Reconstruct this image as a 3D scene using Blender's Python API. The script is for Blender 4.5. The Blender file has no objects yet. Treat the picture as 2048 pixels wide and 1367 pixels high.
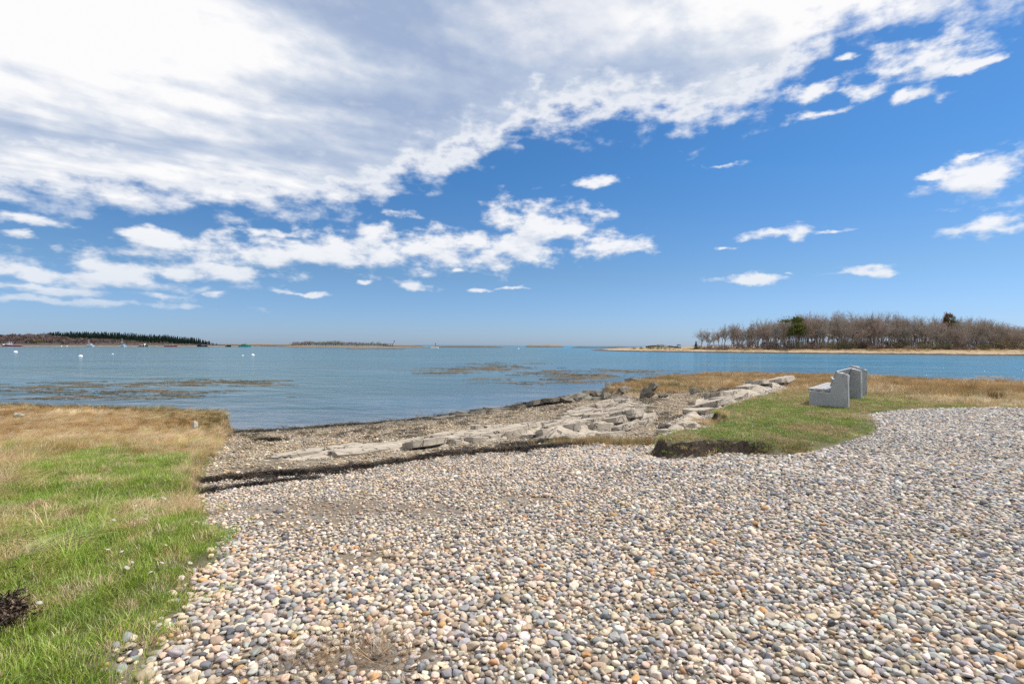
import bpy, bmesh, math, random
import numpy as np
from mathutils import Vector, Matrix, Euler

scene = bpy.context.scene
COL = scene.collection
R = math.radians
rng = np.random.default_rng(7)

# ------------------------------------------------------------------ camera
CAM_Z, F = 1.5, 1024.0            # eye height above the gravel, focal length in photo pixels (18 mm on 36 mm)
PITCH, ROLL = math.atan(6.8 / F), R(0.29)
cam_d = bpy.data.cameras.new('camera'); cam = bpy.data.objects.new('camera', cam_d); COL.objects.link(cam)
cam_d.lens = 18; cam_d.sensor_width = 36; cam_d.clip_start = 0.05; cam_d.clip_end = 60000
cam.location = (0, 0, CAM_Z)
cam.matrix_world = Matrix.Translation((0, 0, CAM_Z)) @ Matrix.Rotation(math.pi / 2 + PITCH, 4, 'X') @ Matrix.Rotation(ROLL, 4, 'Z')
scene.camera = cam
CAM_R = np.array(cam.matrix_world.to_3x3())

def P(px, py, z=0.0):
    """plan position of a photo pixel that lies at height z"""
    d = CAM_R @ np.array([(px - 1024) / F, (683.5 - py) / F, -1.0])
    t = (z - CAM_Z) / d[2]
    return (d[0] * t, d[1] * t)

def PL(pts, z): return [P(x, y, z) for x, y in pts]

def D(px, dist, z=0.0):
    """plan point in the column of photo pixel px at depth dist"""
    return ((px - 1024) / F * dist, dist)

def top_z(px, py, dist):
    """height of a photo pixel at depth dist"""
    d = CAM_R @ np.array([(px - 1024) / F, (683.5 - py) / F, -1.0])
    return CAM_Z + d[2] / d[1] * dist

# ------------------------------------------------------------------ sun, exposure
SUN_EL, SUN_AZ = R(54), math.atan2(0.95, 0.27)     # azimuth measured clockwise from +Y
sun_dir = Vector((math.sin(SUN_AZ) * math.cos(SUN_EL), math.cos(SUN_AZ) * math.cos(SUN_EL), math.sin(SUN_EL)))
sl = bpy.data.lights.new('sun', 'SUN'); sun = bpy.data.objects.new('sun', sl); COL.objects.link(sun)
sl.energy = 4.2; sl.angle = R(0.5); sl.color = (1.0, 0.955, 0.89)
sun.rotation_euler = sun_dir.to_track_quat('Z', 'Y').to_euler(); sun.location = (20, 10, 40)
vs = scene.view_settings
vs.view_transform = 'Standard'; vs.look = 'None'; vs.gamma = 1.0; vs.exposure = 0.32; vs.use_curve_mapping = False
scene.cycles.max_bounces = 4; scene.cycles.diffuse_bounces = 2; scene.cycles.glossy_bounces = 2; scene.cycles.transmission_bounces = 2; scene.cycles.transparent_max_bounces = 6
scene.cycles.use_adaptive_sampling = True; scene.cycles.adaptive_threshold = 0.01; scene.cycles.blur_glossy = 0.5
scene.cycles.use_denoising = False

# ------------------------------------------------------------------ node helper
class NT:
    def __init__(self, tree): self.t = tree; self.x = 0
    def n(self, typ, props=None, **inp):
        nd = self.t.nodes.new(typ); nd.location = (self.x, 0); self.x += 40
        for k, v in (props or {}).items(): setattr(nd, k, v)
        for k, v in inp.items():
            key = int(k[1:]) if k[0] == 'i' and k[1:].isdigit() else k.replace('_', ' ')
            s = nd.inputs[key]
            if isinstance(v, bpy.types.NodeSocket): self.t.links.new(v, s)
            else:
                if s.type == 'RGBA' and len(v) == 3: v = (*v, 1)
                s.default_value = v
        return nd
    def m(self, op, a, b=0.0, c=0.0, clamp=False):
        nd = self.t.nodes.new('ShaderNodeMath'); nd.operation = op; nd.use_clamp = clamp
        for i, v in enumerate((a, b, c)):
            if isinstance(v, bpy.types.NodeSocket): self.t.links.new(v, nd.inputs[i])
            else: nd.inputs[i].default_value = v
        return nd.outputs[0]
    def v(self, op, a, b=None, c=None, out=0):
        nd = self.t.nodes.new('ShaderNodeVectorMath'); nd.operation = op
        for i, v in enumerate((a, b, c)):
            if v is None: continue
            if isinstance(v, bpy.types.NodeSocket): self.t.links.new(v, nd.inputs[i])
            else: nd.inputs[i].default_value = v
        return nd.outputs['Value' if op in ('LENGTH', 'DOT_PRODUCT', 'DISTANCE') else 'Vector']
    def xyz(self, x, y, z=0.0): return self.n('ShaderNodeCombineXYZ', X=x, Y=y, Z=z).outputs[0]
    def sep(self, v): return self.n('ShaderNodeSeparateXYZ', Vector=v).outputs
    def noise(self, vec, scale, detail=4, rough=0.55, out='Fac', dist=0.0, dim='3D'):
        nd = self.n('ShaderNodeTexNoise', {'noise_dimensions': dim}, Vector=vec, Scale=scale, Detail=detail, Roughness=rough, Distortion=dist)
        return nd.outputs[0 if out == 'Fac' else 1]
    def mix(self, f, a, b, blend='MIX'):
        nd = self.t.nodes.new('ShaderNodeMix'); nd.data_type = 'RGBA'; nd.blend_type = blend; nd.clamp_factor = True
        for s, v in ((nd.inputs[0], f), (nd.inputs[6], a), (nd.inputs[7], b)):
            if isinstance(v, bpy.types.NodeSocket): self.t.links.new(v, s)
            else: s.default_value = (*v, 1) if isinstance(v, (tuple, list)) and len(v) == 3 else v
        return nd.outputs[2]
    def step(self, x, lo, hi, a=0.0, b=1.0, smooth=True):
        nd = self.n('ShaderNodeMapRange', {'interpolation_type': 'SMOOTHSTEP' if smooth else 'LINEAR'})
        for s, v in zip(nd.inputs[:5], (x, lo, hi, a, b)):
            if isinstance(v, bpy.types.NodeSocket): self.t.links.new(v, s)
            else: s.default_value = v
        return nd.outputs[0]
    def ramp(self, f, stops, interp='LINEAR'):
        nd = self.n('ShaderNodeValToRGB', Fac=f); cr = nd.color_ramp; cr.interpolation = interp
        while len(cr.elements) < len(stops): cr.elements.new(0.5)
        for e, (p, c) in zip(cr.elements, stops): e.position = p; e.color = (*c, 1)
        return nd.outputs[0]
    def link(self, a, b): self.t.links.new(a, b)

# ------------------------------------------------------------------ sky: Nishita air with a procedural cloud deck
def az_el(px, py):
    d = CAM_R @ np.array([(px - 1024) / F, (683.5 - py) / F, -1.0]); d /= np.linalg.norm(d)
    return math.atan2(d[0], d[1]), math.asin(d[2])

DECK_EDGE = [(0, 440), (180, 425), (400, 440), (640, 447), (775, 432), (800, 388), (935, 352), (1040, 295), (1150, 272),
             (1290, 268), (1390, 290), (1480, 258), (1560, 222), (1605, 150), (1720, 78), (1850, 60), (2048, 50)]
CLOUDS = [(1085, 452, 95, 44), (1000, 488, 150, 30), (830, 500, 190, 34), (1205, 492, 72, 20), (650, 508, 170, 26), (450, 498, 190, 26),
          (300, 540, 200, 17), (150, 552, 230, 18), (470, 545, 100, 13), (110, 602, 260, 6), (60, 578, 210, 8), (545, 466, 52, 11), (300, 470, 80, 14),
          (1200, 362, 42, 13), (1438, 333, 36, 8), (1555, 466, 60, 15), (1515, 556, 78, 8), (1745, 542, 42, 13), (830, 572, 40, 11),
          (725, 563, 24, 5), (910, 543, 17, 5), (420, 585, 26, 7), (950, 580, 28, 5), (620, 588, 52, 6), (1965, 358, 95, 36), (1875, 347, 42, 9),
          (1940, 322, 38, 9), (2010, 460, 95, 15), (1450, 500, 26, 5), (1655, 464, 42, 6), (1025, 576, 28, 4), (1845, 118, 90, 40), (1862, 185, 62, 16),
          (1805, 196, 36, 17), (1718, 182, 46, 22), (1630, 182, 55, 24), (1640, 226, 52, 10), (1695, 115, 30, 9), (30, 435, 60, 16), (20, 465, 36, 9),
          (800, 425, 36, 10), (1585, 545, 20, 4), (1950, 130, 60, 14)]

def build_world():
    w = bpy.data.worlds.new('World'); scene.world = w; w.use_nodes = True
    g = bpy.data.node_groups.new('cloud_density', 'ShaderNodeTree')
    g.interface.new_socket('Coord', in_out='INPUT', socket_type='NodeSocketVector')
    for nm in ('Deck', 'Small', 'Fine'): g.interface.new_socket(nm, in_out='OUTPUT', socket_type='NodeSocketFloat')
    t = NT(g); gi = g.nodes.new('NodeGroupInput'); go = g.nodes.new('NodeGroupOutput')
    C = gi.outputs[0]
    stretched = t.v('MULTIPLY', C, (1.0, 2.0, 1.0))
    warp = t.noise(stretched, 9.0, 5, 0.6, 'Color', dim='2D')
    warp = t.v('SUBTRACT', warp, (0.5, 0.5, 0.5))
    Cw = t.v('MULTIPLY_ADD', warp, (0.075, 0.03, 0.0), C)
    fine = t.noise(stretched, 17.0, 7, 0.56, dim='2D')
    broad = t.noise(stretched, 5.0, 5, 0.55, dim='2D')
    # deck: everything above a lower edge that runs across the sky
    s = t.sep(Cw)
    pts = sorted(az_el(*p) for p in DECK_EDGE)
    pts = [(-3.2, 0.24), (-1.4, 0.2)] + pts + [(1.1, 0.56), (1.5, 0.5), (3.2, 0.3)]
    fc = t.n('ShaderNodeFloatCurve', Value=t.m('MULTIPLY_ADD', s[0], 1 / 6.4, 0.5))
    cv = fc.mapping.curves[0]
    while len(cv.points) < len(pts): cv.points.new(0.5, 0.5)
    for q, (a, e) in zip(cv.points, pts): q.location = (a / 6.4 + 0.5, e); q.handle_type = 'VECTOR'
    fc.mapping.update()
    d = t.m('SUBTRACT', s[1], fc.outputs[0])
    deck = t.m('MULTIPLY', d, 7.0)
    deck = t.m('MINIMUM', deck, 1.0)
    deck = t.m('MULTIPLY_ADD', t.m('SUBTRACT', fine, 0.5), 1.0, deck)
    deck = t.m('MULTIPLY_ADD', t.m('SUBTRACT', broad, 0.5), 0.35, deck)
    small = None
    for (cx, cy, rx, ry) in CLOUDS:
        a, e = az_el(cx, cy); a2, _ = az_el(cx + rx, cy); _, e2 = az_el(cx, cy - ry)
        q = 0.68 if rx > 65 else 0.88
        ia, ie = q / abs(a2 - a), q / abs(e2 - e)
        L = t.v('LENGTH', t.v('MULTIPLY_ADD', Cw, (ia, ie, 0.0), (-a * ia, -e * ie, 0.0)))
        small = L if small is None else t.m('MINIMUM', small, L)
    small = t.m('SUBTRACT', 1.0, small)
    small = t.m('MAXIMUM', small, -2.0)
    small = t.m('MULTIPLY_ADD', t.m('SUBTRACT', fine, 0.5), 2.6, small)
    t.link(deck, go.inputs[0]); t.link(small, go.inputs[1]); t.link(fine, go.inputs[2])

    nt = w.node_tree; nt.nodes.clear(); t = NT(nt)
    sky = t.n('ShaderNodeTexSky', {'sky_type': 'NISHITA', 'sun_disc': False, 'sun_elevation': SUN_EL, 'sun_rotation': SUN_AZ,
                                   'air_density': 1.0, 'dust_density': 0.35, 'ozone_density': 2.2, 'altitude': 0.0})
    dirv = t.n('ShaderNodeTexCoord').outputs['Generated']
    x, y, z = t.sep(dirv)
    az = t.m('ARCTAN2', x, y); el = t.m('ARCSINE', z)
    C = t.xyz(az, el)
    g1 = t.n('ShaderNodeGroup', {'node_tree': g}, Coord=C).outputs
    g2 = t.n('ShaderNodeGroup', {'node_tree': g}, Coord=t.v('ADD', C, (0.012, 0.024, 0.0))).outputs
    # plane coordinates of the deck for its soft streaks
    iz = t.m('DIVIDE', 1.0, t.m('MAXIMUM', z, 0.06))
    Pp = t.xyz(t.m('MULTIPLY', x, iz), t.m('MULTIPLY', y, iz))
    Pr = t.n('ShaderNodeVectorRotate', {'rotation_type': 'Z_AXIS'}, Vector=Pp, Angle=R(-38)).outputs[0]
    streak = t.noise(t.v('MULTIPLY', Pr, (0.55, 1.15, 1.0)), 1.0, 4, 0.45, dist=0.3, dim='2D')
    puff = t.noise(t.v('MULTIPLY', Pr, (1.0, 1.6, 1.0)), 2.6, 5, 0.5, dim='2D')
    a_deck = t.step(g1[0], -0.02, 0.48); a_small = t.step(g1[1], -0.05, 0.80)
    # thin veils where the deck's own streak noise is low
    veil = t.step(streak, 0.30, 0.46, 0.80, 1.0)
    inner = t.step(g1[0], 0.5, 1.0)
    a_deck = t.m('MULTIPLY', a_deck, t.m('ADD', t.m('MULTIPLY', veil, inner), t.m('SUBTRACT', 1.0, inner)))
    alpha = t.m('MAXIMUM', a_deck, t.m('MULTIPLY', a_small, 0.92))
    # light: sunlit edges and shaded bases
    relief_s = t.m('MULTIPLY_ADD', t.m('SUBTRACT', g1[1], g2[1]), 0.40, 0.80, clamp=True)
    relief_d = t.m('MULTIPLY_ADD', t.m('SUBTRACT', g1[0], g2[0]), 0.55, t.m('MULTIPLY_ADD', streak, 2.9, t.m('MULTIPLY_ADD', puff, 1.1, -1.24)))
    for cx, cy, rx, ry, wt in ((360, 110, 380, 130, .34), (520, 330, 300, 50, .30), (1090, 60, 250, 120, .75), (1450, 200, 120, 90, .2), (60, 320, 260, 60, -.55), (860, 270, 220, 80, -.2), (1340, 130, 190, 110, -.3), (700, 130, 140, 90, -.22), (640, 340, 160, 40, -.2), (1900, 30, 260, 50, -.45), (30, 60, 90, 80, -.35)):
        a, e = az_el(cx, cy); a2, _ = az_el(cx + rx, cy); _, e2 = az_el(cx, cy - ry); ia, ie = 1 / abs(a2 - a), 1 / abs(e2 - e)
        q = t.v('LENGTH', t.v('MULTIPLY_ADD', C, (ia, ie, 0.0), (-a * ia, -e * ie, 0.0)))
        relief_d = t.m('MULTIPLY_ADD', t.step(q, 1.25, 0.1), wt, relief_d)
    edge = t.step(g1[0], 0.85, 0.30)
    relief_d = t.m('MAXIMUM', relief_d, t.m('MULTIPLY', edge, 0.88))
    is_deck = t.step(t.m('SUBTRACT', a_deck, a_small), -0.2, 0.2)
    lit = t.m('ADD', t.m('MULTIPLY', relief_d, is_deck), t.m('MULTIPLY', relief_s, t.m('SUBTRACT', 1.0, is_deck)), clamp=True)
    cloud = t.ramp(lit, [(0.0, (0.44, 0.53, 0.71)), (0.35, (0.56, 0.64, 0.78)), (0.62, (0.72, 0.77, 0.86)), (0.85, (0.90, 0.915, 0.95)), (1.0, (0.98, 0.98, 0.99))])
    # far low clouds are seen through more air
    cloud = t.mix(t.step(el, 0.03, 0.22, 0.42, 0.0), cloud, (0.50, 0.62, 0.78))
    alpha = t.m('MULTIPLY', alpha, t.step(el, 0.02, 0.09))
    STR = 0.1
    tint = t.ramp(t.m('MULTIPLY', el, 2.0), [(0.0, (0.48, 0.66, 1.14)), (0.26, (0.46, 0.64, 0.86)), (0.64, (0.33, 0.66, 0.94)), (1.0, (0.34, 0.66, 0.95))])
    skyc = t.mix(1.0, sky.outputs[0], tint, 'MULTIPLY')
    b_sky = t.n('ShaderNodeBackground', Color=skyc, Strength=STR)
    b_cloud = t.n('ShaderNodeBackground', Color=cloud, Strength=CLOUD_STR)
    mx = t.n('ShaderNodeMixShader', Fac=alpha); t.link(b_sky.outputs[0], mx.inputs[1]); t.link(b_cloud.outputs[0], mx.inputs[2])
    out = nt.nodes.new('ShaderNodeOutputWorld'); t.link(mx.outputs[0], out.inputs[0])
    w.cycles.sampling_method = 'MANUAL'; w.cycles.sample_map_resolution = 512

CLOUD_STR = 0.80
build_world()

# ------------------------------------------------------------------ numpy noise and plan geometry
_tab = np.random.default_rng(11).random((256, 256))
def vnoise(x, y, seed=0):
    x = np.asarray(x, float) + seed * 17.31; y = np.asarray(y, float) + seed * 9.77
    xi = np.floor(x).astype(int); yi = np.floor(y).astype(int); fx = x - xi; fy = y - yi
    fx = fx * fx * (3 - 2 * fx); fy = fy * fy * (3 - 2 * fy)
    a = _tab[xi & 255, yi & 255]; b = _tab[(xi + 1) & 255, yi & 255]; c = _tab[xi & 255, (yi + 1) & 255]; d = _tab[(xi + 1) & 255, (yi + 1) & 255]
    return (a * (1 - fx) + b * fx) * (1 - fy) + (c * (1 - fx) + d * fx) * fy
def fbm(x, y, octv=4, seed=0, gain=0.5):
    s = 0; amp = 1; tot = 0; f = 1
    for k in range(octv):
        s = s + amp * vnoise(np.asarray(x) * f, np.asarray(y) * f, seed + k * 3); tot += amp; amp *= gain; f *= 2.03
    return s / tot
def sstep(x, a, b):
    t = np.clip((np.asarray(x, float) - a) / (b - a), 0, 1); return t * t * (3 - 2 * t)
def poly_sd(x, y, poly):
    """signed distance to a closed polygon, positive inside"""
    x = np.asarray(x, float); y = np.asarray(y, float)
    best = np.full(x.shape, 1e18); inside = np.zeros(x.shape, bool); n = len(poly)
    for i in range(n):
        ax, ay = poly[i]; bx, by = poly[(i + 1) % n]; dx, dy = bx - ax, by - ay
        t = np.clip(((x - ax) * dx + (y - ay) * dy) / (dx * dx + dy * dy + 1e-12), 0, 1)
        best = np.minimum(best, (x - ax - t * dx) ** 2 + (y - ay - t * dy) ** 2)
        if ay != by:
            inside ^= ((ay > y) != (by > y)) & (x < (bx - ax) * (y - ay) / (by - ay) + ax)
    return np.where(inside, 1, -1) * np.sqrt(best)

SEA = -0.8
W_LINE = [(-70, 19), (-30, 17.2)] + PL([(0, 820), (200, 832), (440, 858)], SEA) + PL([(474, 866), (560, 860), (700, 850), (850, 838), (1000, 818), (1068, 806)], SEA) \
    + PL([(1150, 791), (1200, 776), (1300, 759), (1400, 750), (1550, 750), (1700, 754), (1900, 764), (2048, 770)], -0.58) + [(37, 24), (48, 21), (80, 14)]
LAND = W_LINE + [(80, -60), (-70, -60)]
WRACK = PL([(388, 966), (480, 955), (600, 945), (700, 938), (800, 923), (870, 913), (960, 905), (1060, 898), (1165, 890)], -0.1)
UPPER = [(-70, 7.5), (-9, 6.6)] + WRACK + PL([(1300, 878)], 0.0) + PL([(1345, 850), (1400, 815), (1480, 785), (1590, 772), (1750, 775), (2048, 782)], -0.1) + [(30, 17), (80, 12), (80, -60), (-70, -60)]
# turf round the benches, with a cut edge on its seaward corner
TURF = PL([(1302, 879), (1318, 887), (1345, 893), (1400, 890), (1450, 884), (1500, 888), (1560, 893), (1640, 884), (1700, 873), (1742, 862), (1746, 842), (1722, 829),
           (1780, 821), (1850, 817), (1960, 815), (2060, 818)], 0.15) + [(16, 11.6), (60, 9), (60, 16)] + PL([(2048, 790), (1900, 783), (1760, 776), (1640, 772), (1590, 775), (1540, 788), (1500, 800),
           (1455, 815), (1440, 822), (1418, 829), (1437, 833), (1449, 842), (1448, 850), (1425, 856), (1385, 862), (1350, 868)], 0.12)
MARSH_R = PL([(1205, 778), (1300, 760), (1400, 751), (1550, 751), (1700, 755), (1900, 765), (2048, 771)], -0.52) + [(37, 23.6), (60, 19), (60, 10)] \
    + PL([(2048, 806), (1760, 790), (1640, 782), (1590, 778)], 0.1) + PL([(1500, 778), (1420, 782), (1330, 785), (1250, 788)], -0.35)
MARSH_L = [(-70, -60), (-70, 18.4), (-30, 16.7)] + PL([(0, 809), (200, 812), (340, 818), (459, 824)], -0.36) + PL([(455, 846), (444, 872)], -0.34) + PL([(420, 900)], -0.22) \
    + PL([(398, 925), (384, 955)], -0.1) + PL([(376, 990), (398, 1040), (446, 1086), (424, 1122), (398, 1142), (352, 1178), (346, 1225), (322, 1285), (246, 1345), (280, 1380)], 0.0) + [(-1.75, 1.2), (-2.2, -60)]

def H(x, y):
    x = np.asarray(x, float); y = np.asarray(y, float)
    dW = poly_sd(x, y, LAND) + (fbm(x * 0.9, y * 0.9, 3, 5) - 0.5) * 0.5; dS = poly_sd(x, y, UPPER)
    t = np.clip(dW / (dW - np.minimum(dS, 0) + 1e-6), 0, 1)
    z = np.where(dW < 0, SEA + np.maximum(0.08 * dW, -1.6), SEA + 0.7 * t ** 0.85)
    z = np.where(dS > 0, -0.1 + 0.1 * sstep(dS, 0, 2.2), z)
    z = z + 0.02 * np.clip(x, 0, 8) * (dS > 0) + (fbm(x * 1.3, y * 1.3, 3, 2) - 0.5) * 0.05
    z = z + (fbm(x * 3.1, y * 3.1, 3, 22) - 0.5) * 0.03
    dM = poly_sd(x, y, MARSH_R)
    zm = -0.36 + (fbm(x * 0.8, y * 0.8, 4, 7) - 0.5) * 0.22
    z = np.where(dM > -0.2, np.maximum(z, z + (zm - z) * sstep(dM + (fbm(x * 2, y * 2, 3, 41) - 0.5) * 0.5, -0.1, 0.25)), z)
    dT = poly_sd(x, y, TURF) + (fbm(x * 5, y * 5, 3, 9) - 0.5) * 0.14
    cut = sstep(np.hypot((x - 2.6) * 0.55, y - 7.1), 1.5, 0.5)
    z = z - 0.03 * cut * sstep(dT, -0.9, -0.1)
    zt = 0.17 + 0.015 * cut + (fbm(x * 1.1, y * 1.1, 3, 4) - 0.5) * 0.08 - 0.10 * sstep(y, 13, 20) - 0.02 * sstep(x, 8, 14)
    soft = 0.09 + 0.75 * sstep(x, 3.35, 4.2) * sstep(y, 9.0, 8.0)              # the bank fades into the pebbles to the right
    z = z + np.maximum(zt - z, -0.02) * np.clip((dT + .02) / soft, 0, 1) ** .8
    dL = poly_sd(x, y, MARSH_L) + (fbm(x * 3.3, y * 3.3, 3, 8) - 0.5) * 0.16
    zl = 0.04 - 0.38 * sstep(y, 4.0, 11.5) + (fbm(x * 0.9, y * 0.9, 4, 6) - 0.5) * 0.14
    z = z + (zl - z) * sstep(dL, -0.03, 0.10)
    return z

# ------------------------------------------------------------------ object helpers
def tag(o, label=None, cat=None, group=None, kind=None):
    if label: o['label'] = label
    if cat: o['category'] = cat
    if group: o['group'] = group
    if kind: o['kind'] = kind
    return o
def link(name, me, parent=None, loc=None, rot=None, scl=None):
    o = bpy.data.objects.new(name, me); COL.objects.link(o)
    if parent is not None: o.parent = parent
    if loc is not None: o.location = loc
    if rot is not None: o.rotation_euler = rot
    if scl is not None: o.scale = scl if hasattr(scl, '__len__') else (scl,) * 3
    return o
def mesh(name, v, f, mat=None, smooth=False):
    me = bpy.data.meshes.new(name); me.from_pydata(np.asarray(v, float).tolist(), [], [list(map(int, q)) for q in f]); 
    if mat: me.materials.append(mat)
    if smooth: me.polygons.foreach_set('use_smooth', [True] * len(me.polygons))
    me.update(); return me
def grid_mesh(name, X, Y, Z, mat, smooth=True):
    n, m = X.shape; v = np.stack([X, Y, Z], -1).reshape(-1, 3)
    me = bpy.data.meshes.new(name); me.vertices.add(n * m); me.vertices.foreach_set('co', v.ravel())
    i, j = np.meshgrid(np.arange(n - 1), np.arange(m - 1), indexing='ij'); a = (i * m + j).ravel()
    q = np.stack([a, a + 1, a + m + 1, a + m], -1)
    nf = len(q); me.loops.add(nf * 4); me.polygons.add(nf)
    me.loops.foreach_set('vertex_index', q.ravel()); me.polygons.foreach_set('loop_start', np.arange(0, nf * 4, 4))
    me.polygons.foreach_set('use_smooth', [smooth] * nf); me.materials.append(mat); me.update(calc_edges=True)
    return me
def add_attr(me, name, typ, arr):
    a = me.attributes.new(name, typ, 'POINT'); key = {'FLOAT_COLOR': 'color', 'FLOAT_VECTOR': 'vector'}.get(typ, 'value')
    a.data.foreach_set(key, np.asarray(arr).ravel())
class MB:
    """collects shapes into one mesh"""
    def __init__(self): self.v = []; self.f = []
    def add(self, v, f): k = len(self.v); self.v += [tuple(p) for p in v]; self.f += [[k + i for i in q] for q in f]; return self
    def box(self, c, s, rz=0.0, taper=1.0):
        x, y, z = (q / 2 for q in s); vs = []
        for dz in (-z, z):
            k = taper if dz > 0 else 1.0
            for dx, dy in ((-x, -y), (x, -y), (x, y), (-x, y)):
                dx *= k; dy *= k
                vs.append((c[0] + dx * math.cos(rz) - dy * math.sin(rz), c[1] + dx * math.sin(rz) + dy * math.cos(rz), c[2] + dz))
        return self.add(vs, [(3, 2, 1, 0), (4, 5, 6, 7), (0, 1, 5, 4), (1, 2, 6, 5), (2, 3, 7, 6), (3, 0, 4, 7)])
    def tube(self, a, b, ra, rb=None, k=6):
        rb = ra if rb is None else rb; a = Vector(a); b = Vector(b); d = (b - a).normalized()
        u = d.orthogonal().normalized(); w = d.cross(u); vs = []
        for p, r in ((a, ra), (b, rb)):
            for i in range(k): q = 2 * math.pi * i / k; vs.append(p + (u * math.cos(q) + w * math.sin(q)) * r)
        return self.add(vs, [(i, (i + 1) % k, k + (i + 1) % k, k + i) for i in range(k)] + [tuple(range(k))[::-1], tuple(range(k, 2 * k))])
    def build(self, name, mat, parent=None, smooth=False, **kw):
        return link(name, mesh(name, self.v, self.f, mat, smooth), parent, **kw)

# ------------------------------------------------------------------ materials
def mat_new(name):
    m = bpy.data.materials.new(name); m.use_nodes = True; m.node_tree.nodes.clear(); t = NT(m.node_tree)
    out = m.node_tree.nodes.new('ShaderNodeOutputMaterial'); return m, t, out
def principled(t, out, color, rough=0.8, normal=None, spec=0.3, **kw):
    b = t.n('ShaderNodeBsdfPrincipled', Roughness=rough)
    if isinstance(color, bpy.types.NodeSocket): t.link(color, b.inputs['Base Color'])
    else: b.inputs['Base Color'].default_value = (*color, 1)
    b.inputs['Specular IOR Level'].default_value = spec
    for k, v in kw.items(): b.inputs[k].default_value = v
    if normal is not None: t.link(normal, b.inputs['Normal'])
    t.link(b.outputs[0], out.inputs[0]); return b
def bump(t, h, strength=0.5, dist=0.01): return t.n('ShaderNodeBump', Strength=strength, Distance=dist, Height=h).outputs[0]
def plain(name, color, rough=0.7, var=0.25, scale=6.0, bmp=0.0, spec=0.3, metal=0.0):
    """painted, wooden or bare surface: one colour with wear and grain"""
    m, t, out = mat_new(name); co = t.n('ShaderNodeTexCoord').outputs['Object']
    n1 = t.noise(co, scale, 5, 0.6); c = t.mix(t.step(n1, 0.3, 0.7), tuple(v * (1 - var) for v in color), tuple(min(1, v * (1 + var)) for v in color))
    b = principled(t, out, c, rough, bump(t, t.noise(co, scale * 6, 4), bmp, 0.01) if bmp else None, spec); b.inputs['Metallic'].default_value = metal
    return m
def tinted(name, kind='INSTANCER', transl=0.0, speck=0.0, rough=0.75, scale=30.0):
    """colour taken from each copy's own tint (or object colour), with grain on top"""
    m, t, out = mat_new(name)
    col = t.n('ShaderNodeAttribute', {'attribute_type': 'INSTANCER', 'attribute_name': 'tint'}).outputs['Color'] if kind == 'INSTANCER' else t.n('ShaderNodeObjectInfo').outputs['Color']
    if speck:
        co = t.n('ShaderNodeTexCoord').outputs['Object']
        n1 = t.noise(co, scale * 0.16, 4, 0.6); n2 = t.noise(co, scale * 0.9, 3, 0.7)
        col = t.mix(t.step(n1, 0.25, 0.75), t.mix(1.0, col, (0.74, 0.73, 0.71), 'MULTIPLY'), t.mix(1.0, col, (1.16, 1.14, 1.12), 'MULTIPLY'))
        col = t.mix(t.m('MULTIPLY', t.step(n2, 0.58, 0.72), speck), col, t.mix(0.6, col, (0.09, 0.085, 0.08)))
    if transl:
        a = t.n('ShaderNodeBsdfDiffuse', Color=col); b = t.n('ShaderNodeBsdfTranslucent', Color=col)
        gl = t.n('ShaderNodeBsdfGlossy', Roughness=0.45, Color=(0.9, 0.9, 0.85))
        mx = t.n('ShaderNodeMixShader', Fac=transl); t.link(a.outputs[0], mx.inputs[1]); t.link(b.outputs[0], mx.inputs[2])
        m2 = t.n('ShaderNodeMixShader', Fac=0.04); t.link(mx.outputs[0], m2.inputs[1]); t.link(gl.outputs[0], m2.inputs[2])
        t.link(m2.outputs[0], out.inputs[0])
    else: principled(t, out, col, rough)
    return m

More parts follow.
